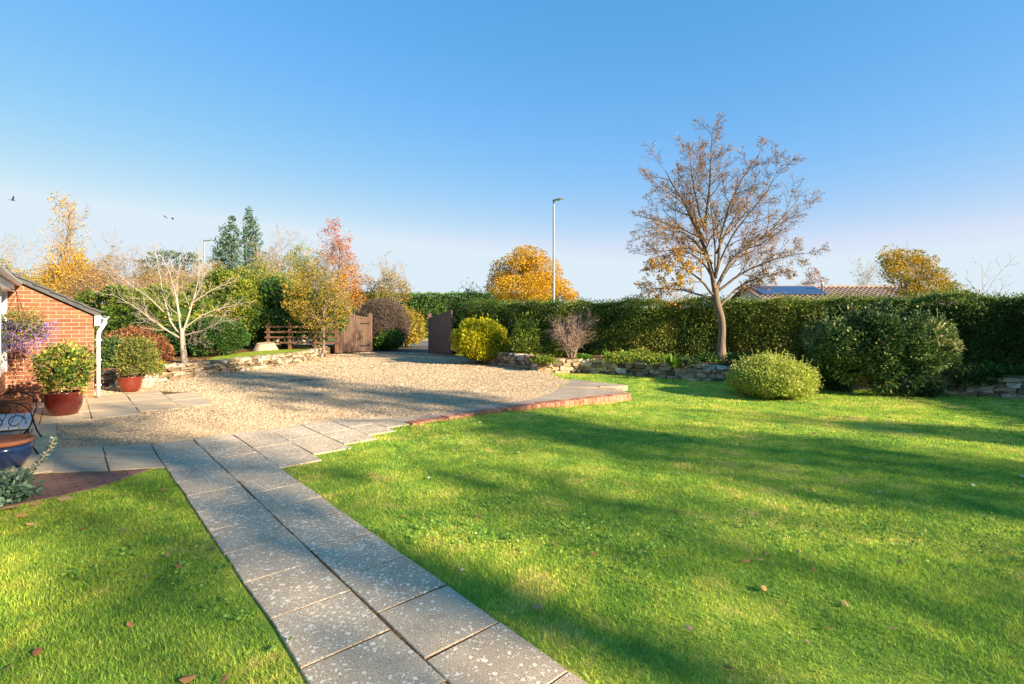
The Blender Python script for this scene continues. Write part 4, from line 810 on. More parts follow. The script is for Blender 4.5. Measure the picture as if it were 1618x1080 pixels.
for z in (.34, .55, .76, .97): p_ = MB(); p_.box((fx(478), -.066, z), (fx(536)-fx(420), .034, .075)); p_.build('rail', M['fence'], fr)
st = thing('tree_stump', 'pale broad cut tree stump on the grass bank beside the fence', 'stump', (*at(419, 552.5, .33), .32)); mb = MB(); a = np.arange(26)*2*math.pi/26
prof = [(.46, -.05), (.42, .05), (.35, .18), (.32, .27)]; rr = 1+.07*np.sin(3*a+1)+.05*np.sin(7*a)
V = np.array([[(r*q*math.cos(t_), r*q*math.sin(t_), z+.03*math.sin(t_)*(z > .2)) for t_, q in zip(a, rr)] for r, z in prof]).reshape(-1, 3); i, j = np.meshgrid(np.arange(3), np.arange(26), indexing='ij')
mb.add(V, np.stack([i*26+j, i*26+(j+1) % 26, (i+1)*26+(j+1) % 26, (i+1)*26+j], -1).reshape(-1, 4)); mb.build('trunk', M['stumpside'], st, True)
mb = MB(); T = V[-26:].copy(); T[:, 2] += .004; mb.add(T, np.arange(26).reshape(1, -1)); mb.build('cut_face', M['stumptop'], st)
def lamp(label, x, y, H, head, rz):
    t_ = thing('street_lamp', label, 'street lamp', (x, y, -.05), 'street lamps', rz)
    p_ = MB(); p_.lathe([(.001, 0), (.085, 0), (.085, 1.3), (.06, 1.36), (.052, H-.2), (.04, H), (.001, H+.01)], 14); p_.build('pole', M['galv'], t_, True)
    h = MB(); xs = [(-.06, .03, .04), (.05, .07, .05), (.2, .13, .05), (head*.75, .15, .045), (head, .08, .02)]
    V = [];
    for x_, w, th in xs: V += [(x_, -w, H+.02+x_*.12-th*.4), (x_, w, H+.02+x_*.12-th*.4), (x_, w*.7, H+.02+x_*.12+th), (x_, -w*.7, H+.02+x_*.12+th)]
    F = [(4*i+k, 4*i+(k+1) % 4, 4*i+4+(k+1) % 4, 4*i+4+k) for i in range(4) for k in range(4)]+[(3, 2, 1, 0), (16, 17, 18, 19)]
    h.add(V, np.array(F)); h.build('lamp_head', M['lampgrey'], t_)
    l_ = MB(); l_.box((head*.55, 0, H-.02+head*.06), (head*.5, .16, .03)); l_.build('lens', M['lens'], t_); return t_
lamp('tall slim grey street lamp rising over the hedge beside the yellow tree', px(875, 27.5), 27.5, 7.9, .55, math.radians(-25))
lamp('small far street lamp half hidden behind the pale bare tree', px(322.5, 42), 42, 7.9, .75, 0)

# ================================================================== NEIGHBOURING HOUSES
def bungalow():
    Y0 = 30.; x0, x1 = px(1219, Y0), px(1540, Y0); rt = thing('bungalow', 'neighbouring bungalow with brown tiled roof behind the long hedge', 'house', (x0, Y0, -.1)); Lx = x1-x0; rz = -.035
    hr = 3.68; he = 2.3; dp = 4.2; ov = .4
    w = MB(); w.prism([(.3, ov), (Lx-.3, ov), (Lx-.3, 2*dp-ov), (.3, 2*dp-ov)], 0, he-.06); 
    for x_ in (.3, Lx-.5): w.add([(x_, ov, he-.06), (x_+.2, ov, he-.06), (x_+.2, 2*dp-ov, he-.06), (x_, 2*dp-ov, he-.06), (x_, dp, hr-.15), (x_+.2, dp, hr-.15)], [np.array([(0, 1, 5, 4), (2, 3, 4, 5)]), np.array([(0, 4, 3), (1, 2, 5)])])
    w.build('wall', M['render_wall'], rt)
    r = MB(); nx = int(Lx/.30); pitch = Lx/nx; ps = [0, .10, .17, .24]; zs = [0, .085, .085, 0]; xs = []; zz_ = []
    for k in range(nx):
        for p_, z_ in zip(ps, zs): xs.append(k*pitch+p_*pitch/.30); zz_.append(z_)
    xs.append(Lx); zz_.append(0); n = len(xs); xs = np.array(xs); zz_ = np.array(zz_)
    nr = 12; V = []
    for side in (0, 1):
        V = []
        for q in range(nr):
            for e in (0, 1):
                f = (q+e)/nr; y = f*dp if not side else 2*dp-f*dp; z = he+(hr-he)*f+.035*(1-e); V.append(np.c_[xs, np.full(n, y), z+zz_])
        V = np.vstack(V); m_ = 2*nr; i, j = np.meshgrid(np.arange(m_-1), np.arange(n-1), indexing='ij'); k = i*n+j; r.add(V, np.stack([k, k+1, k+n+1, k+n], -1).reshape(-1, 4))
    rf = r.build('roof', M['tile'], rt); rc = MB()
    for k in range(int(Lx/.45)): rc.tube([(k*.45, dp, hr+.03), (k*.45+.44, dp, hr+.035)], .11, 10)
    rc.build('ridge', M['tile'], rf)
    sl_ = (hr-he)/dp
    for k in range(6):
        xa = .45+k*1.02
        if k > 3: continue
        def pt(x, f, o): return (x, f*dp-o*.3, he+(hr-he)*f+.09+o)
        p_ = MB(); p_.add([pt(xa, .5, .05), pt(xa+1.01, .5, .05), pt(xa+1.01, .93, .05), pt(xa, .93, .05), pt(xa, .5, .09), pt(xa+1.01, .5, .09), pt(xa+1.01, .93, .09), pt(xa, .93, .09)], BOXF); p_.build('solar_panel', M['solar'], rt)
    f_ = MB(); fxp = px(1342, Y0)-x0; f_.lathe([(.001, 2.4), (.07, 2.4), (.07, 3.75), (.10, 3.75), (.10, 3.95), (.001, 3.97)], 12, (fxp, dp*.7, 0)); f_.build('flue', M['white'], rt, True)
    for x_ in (1.5, 5., 9.):
        p_ = MB(); p_.box((x_, ov-.02, 1.35), (1.5, .06, 1.1)); wf = p_.build('window', M['white'], rt); q_ = MB(); q_.box((x_, ov-.055, 1.35), (1.3, .02, .92)); q_.build('pane', M['glass'], wf)
    rt.rotation_euler = (0, 0, rz)
bungalow()
hs = thing('house', 'far house whose gable peeks out left of the yellow tree', 'house', gp(775, 52, -.3)); w = MB(); w.prism([(-3, 0), (3, 0), (3, 7), (-3, 7)], 0, 2.3); w.add([(-3, 0, 2.3), (3, 0, 2.3), (0, 0, 3.9), (-3, 7, 2.3), (3, 7, 2.3), (0, 7, 3.9)], [np.array([(0, 1, 2), (5, 4, 3)])]); w.build('wall', M['render_wall'], hs)
r = MB()
for sg in (-1, 1): r.add([(sg*3.4, -.3, 2.12), (0, -.3, 3.98), (0, 7.3, 3.98), (sg*3.4, 7.3, 2.12), (sg*3.4, -.3, 2.24), (0, -.3, 4.10), (0, 7.3, 4.10), (sg*3.4, 7.3, 2.24)], BOXF if sg > 0 else BOXF[:, ::-1])
r.build('roof', M['tile'], hs); p_ = MB(); p_.box((0, -.03, 1.4), (1.6, .06, 1.2)); wf = p_.build('window', M['white'], hs); p_ = MB(); p_.box((0, -.07, 1.4), (1.4, .02, 1.0)); p_.build('pane', M['glass'], wf)

# ================================================================== THE HOUSE ON THE LEFT   (local axes: x along the paving's s, y along t)
def local(root_loc): return lambda s, t, z=0.: (s-root_loc[0], t-root_loc[1], z)
gx0, gy0 = pq(-.377, 10.88)
gr = thing('brick_garage', 'red brick garage gable with dark tiled roof edge beside the glazed pots', 'garage', (gx0, gy0, 0), None, GANG)
tanp = .56; eave = 1.63; wl = 5.0; dpth = 5.5
w = MB(); wz = lambda x: eave+tanp*(-x)
V = [(-wl, 0, -.1), (0, 0, -.1), (0, 0, eave), (-wl/2, 0, wz(-wl/2)), (-wl, 0, eave)]; V2 = [(x, dpth, z) for x, y, z in V]
w.add(V+V2, [np.array([(0, 1, 2, 3, 4), (9, 8, 7, 6, 5)]), np.array([(1, 6, 7, 2), (5, 0, 4, 9), (2, 7, 8, 3), (3, 8, 9, 4)])]); w.build('wall', M['brickwork'], gr)
r = MB(); th = .10
for sg in (0, 1):
    f = (lambda x: x) if not sg else (lambda x: -wl-x)
    a, b = .10, -wl/2; za, zb = eave-tanp*.10+.02, wz(-wl/2)+.02
    vv = [(f(a), -.07, za), (f(b), -.07, zb), (f(b), dpth+.07, zb), (f(a), dpth+.07, za), (f(a), -.07, za+th), (f(b), -.07, zb+th), (f(b), dpth+.07, zb+th), (f(a), dpth+.07, za+th)]
    r.add(vv, BOXF[:, ::-1] if not sg else BOXF)
rf = r.build('roof', M['slate'], gr)
tl = MB(); n = 11      # tile courses stepping up the slope
for k in range(n):
    x0_, x1_ = .12-(wl/2+.12)*k/n, .12-(wl/2+.12)*(k+1)/n-.05; z0_, z1_ = eave-tanp*x0_+.155, eave-tanp*x1_+.125
    tl.add([(x0_, -.10, z0_-.03), (x1_, -.10, z1_-.03), (x1_, dpth+.1, z1_-.03), (x0_, dpth+.1, z0_-.03), (x0_, -.10, z0_), (x1_, -.10, z1_), (x1_, dpth+.1, z1_), (x0_, dpth+.1, z0_)], BOXF[:, ::-1])
tl.build('tile_courses', M['slate'], rf)
g_ = MB(); g_.box((.055, -.0, eave-.10), (.10, .16, .20)); g_.box((.045, dpth/2, eave-.06), (.075, dpth-.2, .12)); g_.build('fascia', M['white'], gr)
g_ = MB(); a = np.linspace(math.pi, 2*math.pi, 9); pr = np.array([(.17+.065*math.cos(q), eave-.01+.065*math.sin(q)) for q in a]+[(.17+.055*math.cos(q), eave-.008+.055*math.sin(q)) for q in a[::-1]]); n = len(pr)
V = np.vstack([np.c_[pr[:, 0], np.full(n, -.06), pr[:, 1]], np.c_[pr[:, 0], np.full(n, dpth), pr[:, 1]]]); i = np.arange(n); g_.add(V, [np.stack([i, (i+1) % n, (i+1) % n+n, i+n], 1), i.reshape(1, -1), (i[::-1]+n).reshape(1, -1)]); g_.build('gutter', M['white'], gr)
g_ = MB(); g_.tube([(.17, .02, eave-.06), (.17, .02, eave-.14), (.13, -.0, eave-.22), (.075, -.035, eave-.32), (.065, -.04, eave-.42), (.065, -.04, .03)], .036, 12)
for z in (.25, .75, 1.15): g_.box((.065, -.02, z), (.10, .05, .035))
g_.build('downpipe', M['white'], gr, True)
# main house: its side wall runs towards the viewer just outside the left edge
hx, hy = pq(-1.62, 10.85)
hm = thing('main_house', 'white framed house front at the far left edge with white eaves over the brick gable', 'house', (hx, hy, 0), None, GANG)
w = MB(); w.box((-.16, -4.6, .30), (.3, 9.0, .7)); w.box((-.16, -4.6, 2.14), (.3, 9.0, .16)); w.box((-.16, -7.6, 1.355), (.3, 3.0, 1.40)); w.box((-3., -.15, 1.0), (5.4, .28, 2.3)); w.build('wall', M['brickwork'], hm)
w = MB()
for y_ in (-.14, -1.3, -2.5, -3.7, -4.9, -6.05): w.box((-.03, y_, 1.37), (.10, .10, 1.48))
for z_ in (.68, 1.55, 2.09): w.box((-.035, -3.1, z_), (.08, 6.0, .07))
wf = w.build('window_frame', M['white'], hm); w = MB(); w.box((-.08, -3.1, 1.38), (.02, 5.9, 1.36)); w.build('pane', M['glass'], wf)
w = MB(); w.box((.03, -4.5, 2.09), (.16, 9.4, .03)); w.box((.10, -4.5, 2.15), (.025, 9.4, .16)); w.box((.0, .21, 2.15), (.2, .03, .16)); w.build('fascia', M['white'], hm)
w = MB(); pr = np.array([(.165+.05*math.cos(q), 2.24+.06*math.sin(q)) for q in a]+[(.165+.042*math.cos(q), 2.243+.05*math.sin(q)) for q in a[::-1]]); V = np.vstack([np.c_[pr[:, 0], np.full(n, -9.2), pr[:, 1]], np.c_[pr[:, 0], np.full(n, .2), pr[:, 1]]]); w.add(V, [np.stack([i, (i+1) % n, (i+1) % n+n, i+n], 1), i.reshape(1, -1), (i[::-1]+n).reshape(1, -1)]); w.build('gutter', M['white'], hm)
w = MB(); w.box((-2.4, -4.6, 2.26), (4.97, 9.6, .05)); w.build('roof', M['slate'], hm)

# ================================================================== POTS, BENCH, BASKET
def pot(mat, r, h, z=0., bulge=1.0, rim=.012):
    return [(.001, 0), (r*.70, 0), (r*.74, .01), (r*.93*bulge, h*.35), (r*1.0*bulge, h*.62), (r*.98, h*.88), (r*.99, h*.97), (r*.985, h), (r*.985-rim*1.6, h), (r*.93, h*.93), (r*.90, h*.88), (.001, h*.88)]
def potted(name, label, loc, r, h, mat, plant=None, group='glazed pots on the patio'):
    t_ = thing(name, label, 'plant pot', loc, group); m_ = MB(); m_.lathe(pot(mat, r, h), 40); m_.build('pot', mat, t_, True)
    s_ = MB(); s_.lathe([(.001, h*.90), (r*.9, h*.89)], 24); s_.build('compost', M['soil'], t_)
    if plant:
        lf_, rx, hh, n, ls, seed, kw = plant; f_ = MB(); bush_foliage(f_, rx, rx, hh, n, ls, .55, seed, off=(kw.pop('ox', 0), 0, h*.88), **kw); f_.build('foliage', lf_, t_)
        sb = MB(); stems(sb, 9, hh*.7, .45, .008, np.random.RandomState(seed)); o = sb.build('stem', M['bark_twig'], t_); o.location = (0, 0, h*.88)
    return t_
potted('potted_shrub', 'large oxblood glazed pot with gold variegated shrub in front of the brick gable', (*at(101, 654), 0.0), .25, .37, M['oxblood'], (L['euonymus'], .33, .80, 2900, .055, 201, dict(lump=.3, lf=2.4, core=.45, tips=.35, cz=.5, ox=.02)))
potted('potted_shrub', 'red brown glazed pot with olive bushy shrub beyond the downpipe', (*at(205.5, 618), 0.0), .215, .32, M['oxblood_warm'], (L['pot2'], .33, .88, 4600, .042, 202, dict(lump=.2, core=.4, tips=.3, cz=.52, ox=.15)))
potted('potted_shrub', 'pale terracotta pot with small green plant tucked behind the red brown pot', (*at(230, 612.5), 0.0), .20, .32, M['palepot'], (L['olive'], .25, .42, 900, .05, 203, dict(lump=.3, core=.4, tips=.4, ox=.12)))
potted('plant_pot', 'wide terracotta bowl standing against the house behind the white bench', (*at(14, 664), 0.0), .27, .32, M['terracotta'])
potted('plant_pot', 'dark blue glazed pot in front of the bench at the left edge', (*at(14, 722), 0.0), .22, .20, M['blueglaze'])
bp = thing('plant_pot', 'big dark blue pot with a terracotta bowl rim in front of the bench', 'plant pot', (*at(3, 738), 0.0), 'glazed pots on the patio'); m_ = MB(); m_.lathe([(.001, 0), (.17, 0), (.18, .01), (.235, .12), (.25, .2), (.242, .245), (.001, .245)], 40); m_.build('pot', M['blueglaze'], bp, True)
m_ = MB(); m_.lathe([(.001, .246), (.235, .246), (.262, .262), (.266, .285), (.257, .30), (.24, .297), (.228, .275), (.2, .262), (.001, .262)], 40); m_.build('rim', M['terracotta'], bp, True)
# bench with wrought iron scroll arms
bx, by = at(51, 692); bn = thing('garden_bench', 'small white slatted bench with curly black iron arms at the left edge', 'bench', (bx, by, 0), None, GANG+math.pi/2)
for k in range(5): m_ = MB(); m_.box((-.55, .03+.085*k, .325+.004*k), (1.15, .072, .022)); m_.build('slat', M['slatwhite'], bn)
def arc(cx, cz, r, a0, a1, y, n=14, sp=0.): return [(cx+(r-sp*q/(n-1))*math.cos(math.radians(a0+(a1-a0)*q/(n-1))), y, cz+(r-sp*q/(n-1))*math.sin(math.radians(a0+(a1-a0)*q/(n-1)))) for q in range(n)]
def arcy(x, cy_, cz, r, a0, a1, n=16, sp=0.): return [(x, p[0], p[2]) for p in arc(cy_, cz, r, a0, a1, 0, n, sp)]
for x_ in (.02, -1.12):
    m_ = MB(); m_.tube(arcy(x_, .17, .42, .21, -70, 250, 26), .008, 6); m_.tube(arcy(x_, .10, .40, .09, 200, -150, 20, .06), .006, 6); m_.tube(arcy(x_, .26, .40, .08, -20, 330, 20, .05), .006, 6); m_.tube([(x_, -.02, .30), (x_, .40, .31)], .008, 6); m_.build('arm', M['iron'], bn, True)
    for y_, lean_ in ((.0, -.05), (.40, .06)): m_ = MB(); m_.tube([(x_, y_, .31), (x_, y_+lean_*.3, .2), (x_, y_+lean_, .08), (x_, y_+lean_*1.8, .0)], .009, 6); m_.build('leg', M['iron'], bn, True)
m_ = MB(); m_.tube(arcy(.02, .2, .16, .16, 200, 340, 14), .007, 6); m_.tube([(.02, .0, .12), (-1.12, .0, .12)], .007, 6); m_.build('stretcher', M['iron'], bn, True)
# hanging basket on its bracket
sx, sy = px(26, 8.7), 8.7; hb = thing('hanging_basket', 'overgrown hanging basket of trailing purple flowers before the brick gable', 'basket', (sx, sy, 1.52))
m_ = MB(); m_.lathe([(.001, -.16), (.10, -.14), (.17, -.06), (.19, .02), (.18, .02), (.001, .0)], 20); m_.build('basket', M['bark_dark'], hb, True)
m_ = MB()
for q in range(3): m_.tube([(.18*math.cos(q*2.1), .18*math.sin(q*2.1), .02), (0, 0, .5)], .004, 5)
m_.tube([(0, 0, .5), (-.03, .0, .55), (-.15, .02, .56), (-.42, .05, .56)], .009, 6); m_.build('chain', M['iron'], hb)
rng = np.random.RandomState(210); n = 2600; d = dirs(n, rng, -.9); P = d*np.array([.40, .32, .34])*(1-.5*rng.rand(n)[:, None])*(1+.3*fbm(d, 2.5, 5)[:, None])+np.array([.04, 0, -.08]); m_ = MB(); add_leaves(m_, P, d+rng.normal(size=(n, 3))*.7, .04*(.6+.7*rng.rand(n)), .45, rng, .35+.9*P[:, 2]+rng.normal(size=n)*.2); m_.build('foliage', L['basketleaf'], hb)
m_ = MB(); p, r = grow(rng.normal(size=(26, 3))*.13+np.array([.02, 0, -.12]), np.c_[rng.normal(size=(26, 2))*.7, -.2*np.ones(26)], .35+.4*rng.rand(26), np.full(26, .004), 7, -.35, .12, rng, .5); tubes(m_, p, r, 3); m_.build('trailing_stem', M['bark_purple'], hb)
n = 1500; d = dirs(n, rng, -.95); P = d*np.array([.46, .36, .34])*(.65+.45*rng.rand(n)[:, None])+np.array([.14, 0, -.14]); q, dq, _ = twig_leaves(p, 26, rng, .025, .1); P = np.vstack([P[(d[:, 0] > -.3) & (d[:, 2] < .55)], q]); m_ = MB(); add_leaves(m_, P, rng.normal(size=P.shape), .022*(.7+.6*rng.rand(len(P))), .9, rng); m_.build('flowers', L['lobelia'], hb)
# plants at the corner of the paving
x_, y_ = at(4, 793); t_ = thing('leafy_plant', 'blue green leafy plant at the corner of the brick paving', 'plant', (x_, y_, -.03)); m_ = MB(); bush_foliage(m_, .17, .2, .25, 620, .05, .55, 220, lump=.3, core=.45, tips=.4); m_.build('foliage', L['teal'], t_)
x_, y_ = at(22, 770); t_ = thing('trailing_spurge', 'upright trailing spurge stem with pairs of small pale leaves before the blue pot', 'plant', (x_, y_, -.03)); rng = np.random.RandomState(222); m_ = MB()
sp = [(0, 0, 0), (.05, .03, .10), (.13, .06, .20), (.2, .08, .29), (.25, .1, .38), (.27, .12, .46)]; sp2 = [(0, 0, 0), (-.03, .0, .1), (-.1, -.02, .16), (-.2, -.03, .17)]
m_.tube(sp, .007, 6); m_.tube(sp2, .006, 6); m_.build('stem', M['bark_twig'], t_); P = []; D = []
for path_ in (sp, sp2):
    A_ = np.array(path_); ts = np.linspace(.05, .99, 34)*(len(A_)-1)
    for q, f in enumerate(ts):
        b = int(f); pos = A_[b]+(A_[b+1]-A_[b])*(f-b); tg = nrm(A_[b+1]-A_[b]); u_ = nrm(np.cross(tg, [0.3, 1, .2])); v_ = np.cross(tg, u_)
        for e in range(3): an = q*1.3+e*2.094; P.append(pos); D.append(tg*.55+u_*math.cos(an)+v_*math.sin(an))
m_ = MB(); add_leaves(m_, np.array(P), np.array(D), .045, .5, rng); m_.build('foliage', L['teal'], t_)

# ================================================================== BRICK EDGING, MANHOLE
rng = np.random.RandomState(230); eb = MB(); A_ = np.array(BRICK); seg = np.diff(A_, axis=0); Ls = np.linalg.norm(seg, axis=1)
for q in range(len(seg)):
    t_ = seg[q]/Ls[q]; nv = np.array([t_[1], -t_[0]]); nb_ = max(1, int(round(Ls[q]/.112)))
    for k in range(nb_):
        c = A_[q]+seg[q]*(k+.5)/nb_; w_ = Ls[q]/nb_-.009; ctr = c-nv*.07; zt = .012+rng.normal()*.003; rz = math.atan2(t_[1], t_[0])+rng.normal()*.01
        eb.box((ctr[0], ctr[1], (zt-.22)/2+0), (w_, .215, zt+.22), rz, (rng.rand(), rng.rand()))
    eb.prism([A_[q]-nv*.02, A_[q+1]-nv*.02, A_[q+1]-nv*.16, A_[q]-nv*.16], -.22, .002, (.9, .1))
tag(eb.build('brick_edging', M['redbrick']), 'low red brick edging between the gravel drive and the lawn', 'edging')
ws = MB(); a_, b_ = np.array(at(948, 613, -.02)), np.array(at(991, 610.5, -.02)); tt_ = nrm(b_-a_); nv = np.array([tt_[1], -tt_[0]]); ws.prism([a_, b_, b_-nv*.16, a_-nv*.16], -.2, .012, bevel=.01); tag(ws.build('edging_stone', M['concrete']), 'pale edging stone beside the notch at the end of the brick edging', 'stone')
mx, my = at(476, 600); mh = thing('manhole_cover', 'rusty square manhole cover set in the gravel drive', 'manhole cover', (mx, my, -.02), None, .1); m_ = MB(); m_.prism([(-.34, -.28), (.34, -.28), (.34, .28), (-.34, .28)], 0, .016); m_.build('frame', M['concrete'], mh); m_ = MB(); m_.prism([(-.28, -.22), (.28, -.22), (.28, .22), (-.28, .22)], .004, .022, bevel=.005); m_.build('lid', M['rust'], mh)

# ================================================================== BIRDS
def crow(label, u, v, Y, span, bank, rz, flap, group='crows in the sky'):
    t_ = MB(); s_ = span/2
    t_.lathe([(.001, -.24*s_*2), (.05*s_*2, -.16*s_*2), (.075*s_*2, 0), (.06*s_*2, .14*s_*2), (.035*s_*2, .2*s_*2), (.001, .29*s_*2)], 8); v_ = t_.v[0]; t_.v[0] = np.c_[v_[:, 2], v_[:, 0], v_[:, 1]*.9]
    t_.add([(-.23*span, 0, 0), (-.4*span, -.07*span, 0), (-.42*span, .07*span, 0), (-.23*span, 0, .012*span)], [np.array([(0, 1, 2), (3, 2, 1)])])
    for sg in (-1, 1):
        k = [(.09, .03, 0), (.11, .28, flap*.6), (.02, .52, flap), (-.06, .5, flap*.95), (-.10, .28, flap*.55), (-.12, .03, 0)]; W = np.array([(x*span, y*span*sg, z*span) for x, y, z in k]); t_.add(np.vstack([W, W-[0, 0, .012*span]]), [np.array([(0, 1, 4, 5), (1, 2, 3, 4)]) if sg > 0 else np.array([(5, 4, 1, 0), (4, 3, 2, 1)]), np.array([(11, 10, 7, 6), (10, 9, 8, 7)])])
    o = t_.build('crow', M['crow']); o.location = (px(u, Y), Y, hz(v, Y)); o.rotation_euler = (bank, .1, rz); return tag(o, label, 'bird', group)
crow('black crow with raised wings, alone at the far left of the sky', 20, 316, 62, .95, .7, .5, .35)
crow('small crow just right of the tall slender golden tree, upper of two', 137, 334, 75, .75, .2, 1.2, .12)
crow('small crow just right of the tall slender golden tree, lower of two', 135, 343.5, 75, .75, -.2, 2.2, -.12)
crow('crow gliding high over the pale bare tree, left one of a pair', 261, 342.5, 72, .75, .5, 2.6, .1)
crow('crow with drooping wings over the pale bare tree, right one of a pair', 273, 344, 72, .75, .2, .4, -.3)
crow('crow gliding low beside the top of the pale bare tree', 178, 389.5, 68, .85, .1, 1.0, .22)

# ================================================================== GRASS, PEBBLES, FALLEN LEAVES
RIGHT = [pq(.935, -6), pq(.935, 3.47), pq(1.39, 3.47), pq(1.39, 3.76), pq(1.85, 3.76), pq(1.85, 3.99), pq(2.31, 3.99), pq(2.31, 4.25), pq(2.73, 4.25), pq(2.73, 4.5), pq(3.12, 4.5)]+[(x+.02, y-.03) for x, y in BRICK[1:]]+[(2.5, 10.8), at(985, 612), at(990, 605), at(905, 597.5), (1.15, 13.6), (1.0, 15.3), (2.1, 15.72), (3.57, 15.05), (4.7, 14.05), (5.8, 13.45), (7.47, 12.45), (9.85, 11.3), (11.6, 10.25), (14.3, 8.4), (14.3, -4), pq(3, -6)]
LEFT = [pq(-.01, -6), pq(-.01, 4.27), pq(-.12, 4.33), pq(-.55, 3.95), pq(-1.3, 3.78), pq(-1.85, 4.08), pq(-2.6, 4.0), pq(-4.5, 2.5), pq(-4.5, -3), pq(-1, -6)]
rng = np.random.RandomState(300)
def scatter(n_per, y0, y1, poly2, xm=1.25, xa=1.5):
    out = []
    for poly in poly2:
        n = int(n_per*(y1-y0)*2*(xm*y1+xa)); y = y0+(y1-y0)*rng.rand(n); x = (2*rng.rand(n)-1)*(xm*y1+xa); k = inpoly(x, y, poly) & (np.abs(x) < xm*y+xa); out.append(np.c_[x[k], y[k]])
    return np.vstack(out)
gb = MB()
for y0, y1, den, w_, h_ in ((.7, 3.6, 12000, .003, .024), (3.6, 6.5, 6500, .0042, .025), (6.5, 10, 2600, .0075, .026), (10, 16, 800, .013, .028)):
    xy = scatter(den, y0, y1, (RIGHT, LEFT)); n = len(xy); z = lawn_z(xy[:, 0], xy[:, 1]); ln = h_*(.55+.7*rng.rand(n))*(1+.3*fbm(xy, 1.7, 77)); az = rng.rand(n)*6.283; lean_ = .25+.75*rng.rand(n)
    b = np.c_[xy, z+.0]; tip = b+np.c_[np.cos(az)*lean_*ln, np.sin(az)*lean_*ln, ln*(1-.25*lean_)]; wd = np.c_[-np.sin(az), np.cos(az), np.zeros(n)]*w_*(.7+.6*rng.rand(n))[:, None]; az2 = rng.rand(n)*6.283; wd = wd*.6+np.c_[np.cos(az2), np.sin(az2), np.zeros(n)]*w_*.5
    V = np.stack([b-wd, b+wd, tip], 1).reshape(-1, 3); r1, r2 = rng.rand(n), rng.rand(n); gb.add(V, np.arange(3*n).reshape(-1, 3), np.c_[np.repeat(r1, 3), np.repeat(r2, 3)])
tag(gb.build('grass', M['grass']), 'short mossy green lawn grass either side of the path', 'grass', kind='stuff')
xy = np.vstack([scatter(60, .8, 4, (RIGHT, LEFT)), scatter(26, 4, 8, (RIGHT, LEFT))]); xy = xy[fbm(xy, 1.1, 15) > .12]; xy = np.repeat(xy, 7, 0)+rng.normal(size=(len(xy)*7, 2))*.035; n = len(xy)
wb = MB(); add_leaves(wb, np.c_[xy, lawn_z(xy[:, 0], xy[:, 1])+.022+.012*rng.rand(n)], np.c_[rng.normal(size=(n, 2)), .25*np.ones(n)], .022*(.6+.8*rng.rand(n)), .75, rng, flat=.0); tag(wb.build('lawn_weeds', L['weed']), 'patches of broad leaved clover and weeds in the lawn', 'weeds', kind='stuff')
pb = MB(); O = np.array([(1, 0, 0), (0, 1, 0), (-1, 0, 0), (0, -1, 0), (0, 0, 1), (0, 0, -1.)]); OF = np.array([(0, 1, 4), (1, 2, 4), (2, 3, 4), (3, 0, 4), (1, 0, 5), (2, 1, 5), (3, 2, 5), (0, 3, 5)])
SL = [[pq(0, -6), pq(.92, -6), pq(.92, 3.49), pq(1.38, 3.49), pq(2.3, 4.), pq(3.1, 4.54), pq(3.1, 5.2), pq(2.3, 5.57), pq(0, 5.57), pq(-.92, 6.15), pq(-.92, 4.85), pq(0, 4.31)], APR, [pq(.1, 8.38), pq(.72, 8.42), pq(1.27, 8.5), pq(1.27, 10.5), pq(.74, 11.3), pq(-.5, 11.2), pq(-.6, 8.2)]]
for y0, y1, den, sz in ((5, 8, 4200, .0085), (8, 11, 1700, .0115), (11, 16, 560, .015), (16, 24.5, 260, .02)):
    xy = scatter(den, y0, y1, (GRAVEL,)); on = np.zeros(len(xy), bool)
    for q in SL: on |= inpoly(xy[:, 0], xy[:, 1], q)
    ed = np.exp(-np.min(np.abs(np.array([(xy[:, 0]-AX[0])*PD[0]+(xy[:, 1]-AX[1])*PD[1]-q for q in (5.3,)])), 0)/.12); apr = inpoly(xy[:, 0], xy[:, 1], APR); xy = xy[~on | (rng.rand(len(xy)) < .012+.3*apr*(fbm(xy, 1.3, 5) > .15)+.0*ed)]; n = len(xy); a = rng.rand(n)*6.283; sc = sz*(.5+.9*rng.rand(n))[:, None]*(.7+.5*rng.rand(n, 3))*np.array([1.1, .8, .55]); Q = O[None]*sc[:, None]; Q = Q+rng.normal(size=Q.shape)*.12*sz; ca, sa = np.cos(a)[:, None], np.sin(a)[:, None]
    V = np.stack([Q[..., 0]*ca-Q[..., 1]*sa+xy[:, :1], Q[..., 0]*sa+Q[..., 1]*ca+xy[:, 1:], Q[..., 2]-.008+.004*rng.rand(n, 1)], -1); F = (OF[None]+np.arange(n)[:, None, None]*6).reshape(-1, 3); t_ = rng.rand(n); pb.add(V.reshape(-1, 3), F, np.c_[np.repeat(t_, 6), np.repeat(t_, 6)])
tag(pb.build('gravel_stones', M['pebble']), 'loose honey coloured gravel stones over the drive', 'gravel', kind='stuff')
fl = MB()
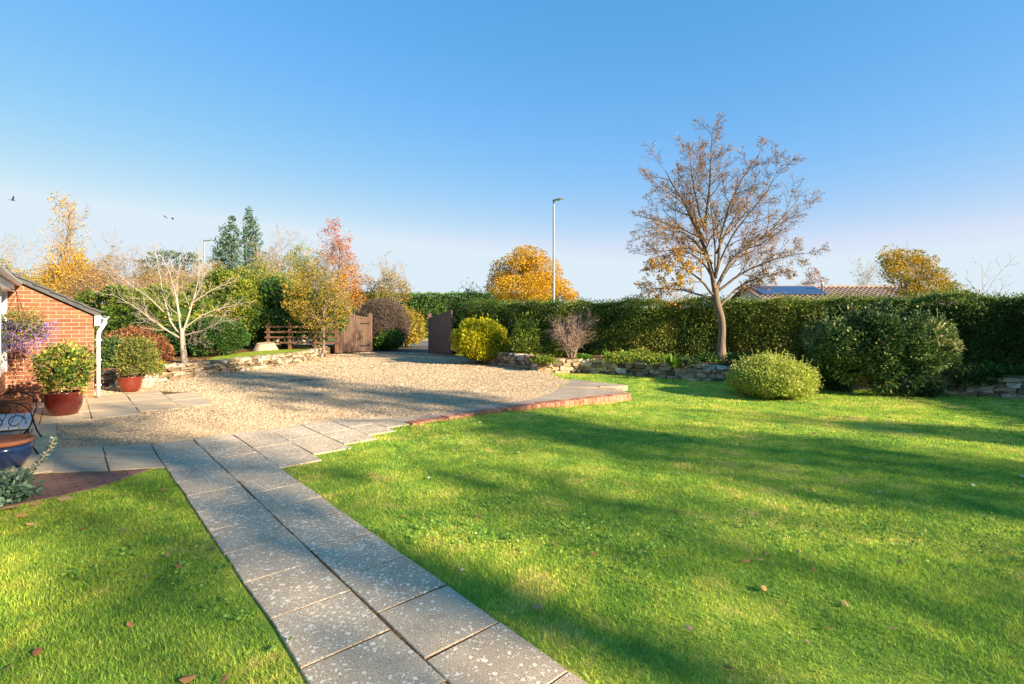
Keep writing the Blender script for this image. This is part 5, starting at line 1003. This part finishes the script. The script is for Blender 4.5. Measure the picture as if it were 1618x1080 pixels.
def fallen(xy, zf, ls):
    n = len(xy); D = np.c_[rng.normal(size=(n, 2)), .12*rng.normal(size=n)]; D = nrm(D); Sd = nrm(np.cross(D, np.c_[rng.normal(size=(n, 2))*.3, np.ones(n)])); Nn = np.cross(D, Sd); P0 = np.c_[xy, zf]; s_ = (ls*(.6+.7*rng.rand(n)))[:, None]; cu = .18*s_*rng.rand(n, 1)
    o = [(0, 0, 0), (.25, .22, .6), (.55, .27, .9), (.8, .16, .7), (1, 0, .2), (.8, -.16, .7), (.55, -.27, .9), (.25, -.22, .6)]; V = np.stack([P0+D*s_*a_+Sd*s_*b_*1.1+Nn*np.abs(cu)*c_ for a_, b_, c_ in o], 1)
    m = np.stack([P0+D*s_*a_ for a_ in (.25, .55, .8)], 1); V = np.concatenate([V, m], 1); F = np.array([(0, 1, 8, 7), (1, 2, 9, 8), (2, 3, 10, 9), (8, 9, 6, 7), (9, 10, 5, 6), (3, 4, 5, 10)]); F = (F[None]+np.arange(n)[:, None, None]*11).reshape(-1, 4); t_ = rng.rand(n); fl.add(V.reshape(-1, 3), F, np.c_[np.repeat(t_, 11), np.repeat(rng.rand(n), 11)])
xy = np.vstack([scatter(4.5, 1.4, 4, (RIGHT, LEFT)), scatter(3.6, 4, 11, (RIGHT, LEFT))]); fallen(xy, lawn_z(xy[:, 0], xy[:, 1])+.030, np.full(len(xy), .055))
xy = np.vstack([np.array(at(*q)) for q in ((8, 806), (30, 800), (66, 795), (22, 815), (88, 790), (40, 838))]); fallen(xy, np.full(len(xy), .01), np.full(len(xy), .10))
LIT = [[(x+.02, y-.35) for x, y in WALL_R[:5]]+[(x, y) for x, y in WALL_R[:5]][::-1], [(x+.45, y) for x, y in WALL_L[:-1]]+[(x, y) for x, y in WALL_L[:-1]][::-1], [(-7.4, 22.6), (-2.4, 20.6), (-1.6, 18.8), (-2.2, 20.8), (-3.4, 22.9), (-7, 23.6)]]
xy = scatter(90, 10, 24, LIT, .9, 1); fallen(xy, np.full(len(xy), .004), np.full(len(xy), .05))
xy = scatter(150, 10.8, 19, ([(-8.9, 14.9), (-9, 13.4), (-9.4, 12), (-10, 11.2), (-14, 12), (-13, 17), (-9.4, 16)],), 1.1, 1); fallen(xy, np.full(len(xy), .31), np.full(len(xy), .055))
tag(fl.build('fallen_leaves', L['fallen']), 'brown and orange fallen leaves scattered over lawn, gravel and bed', 'leaves', kind='stuff')
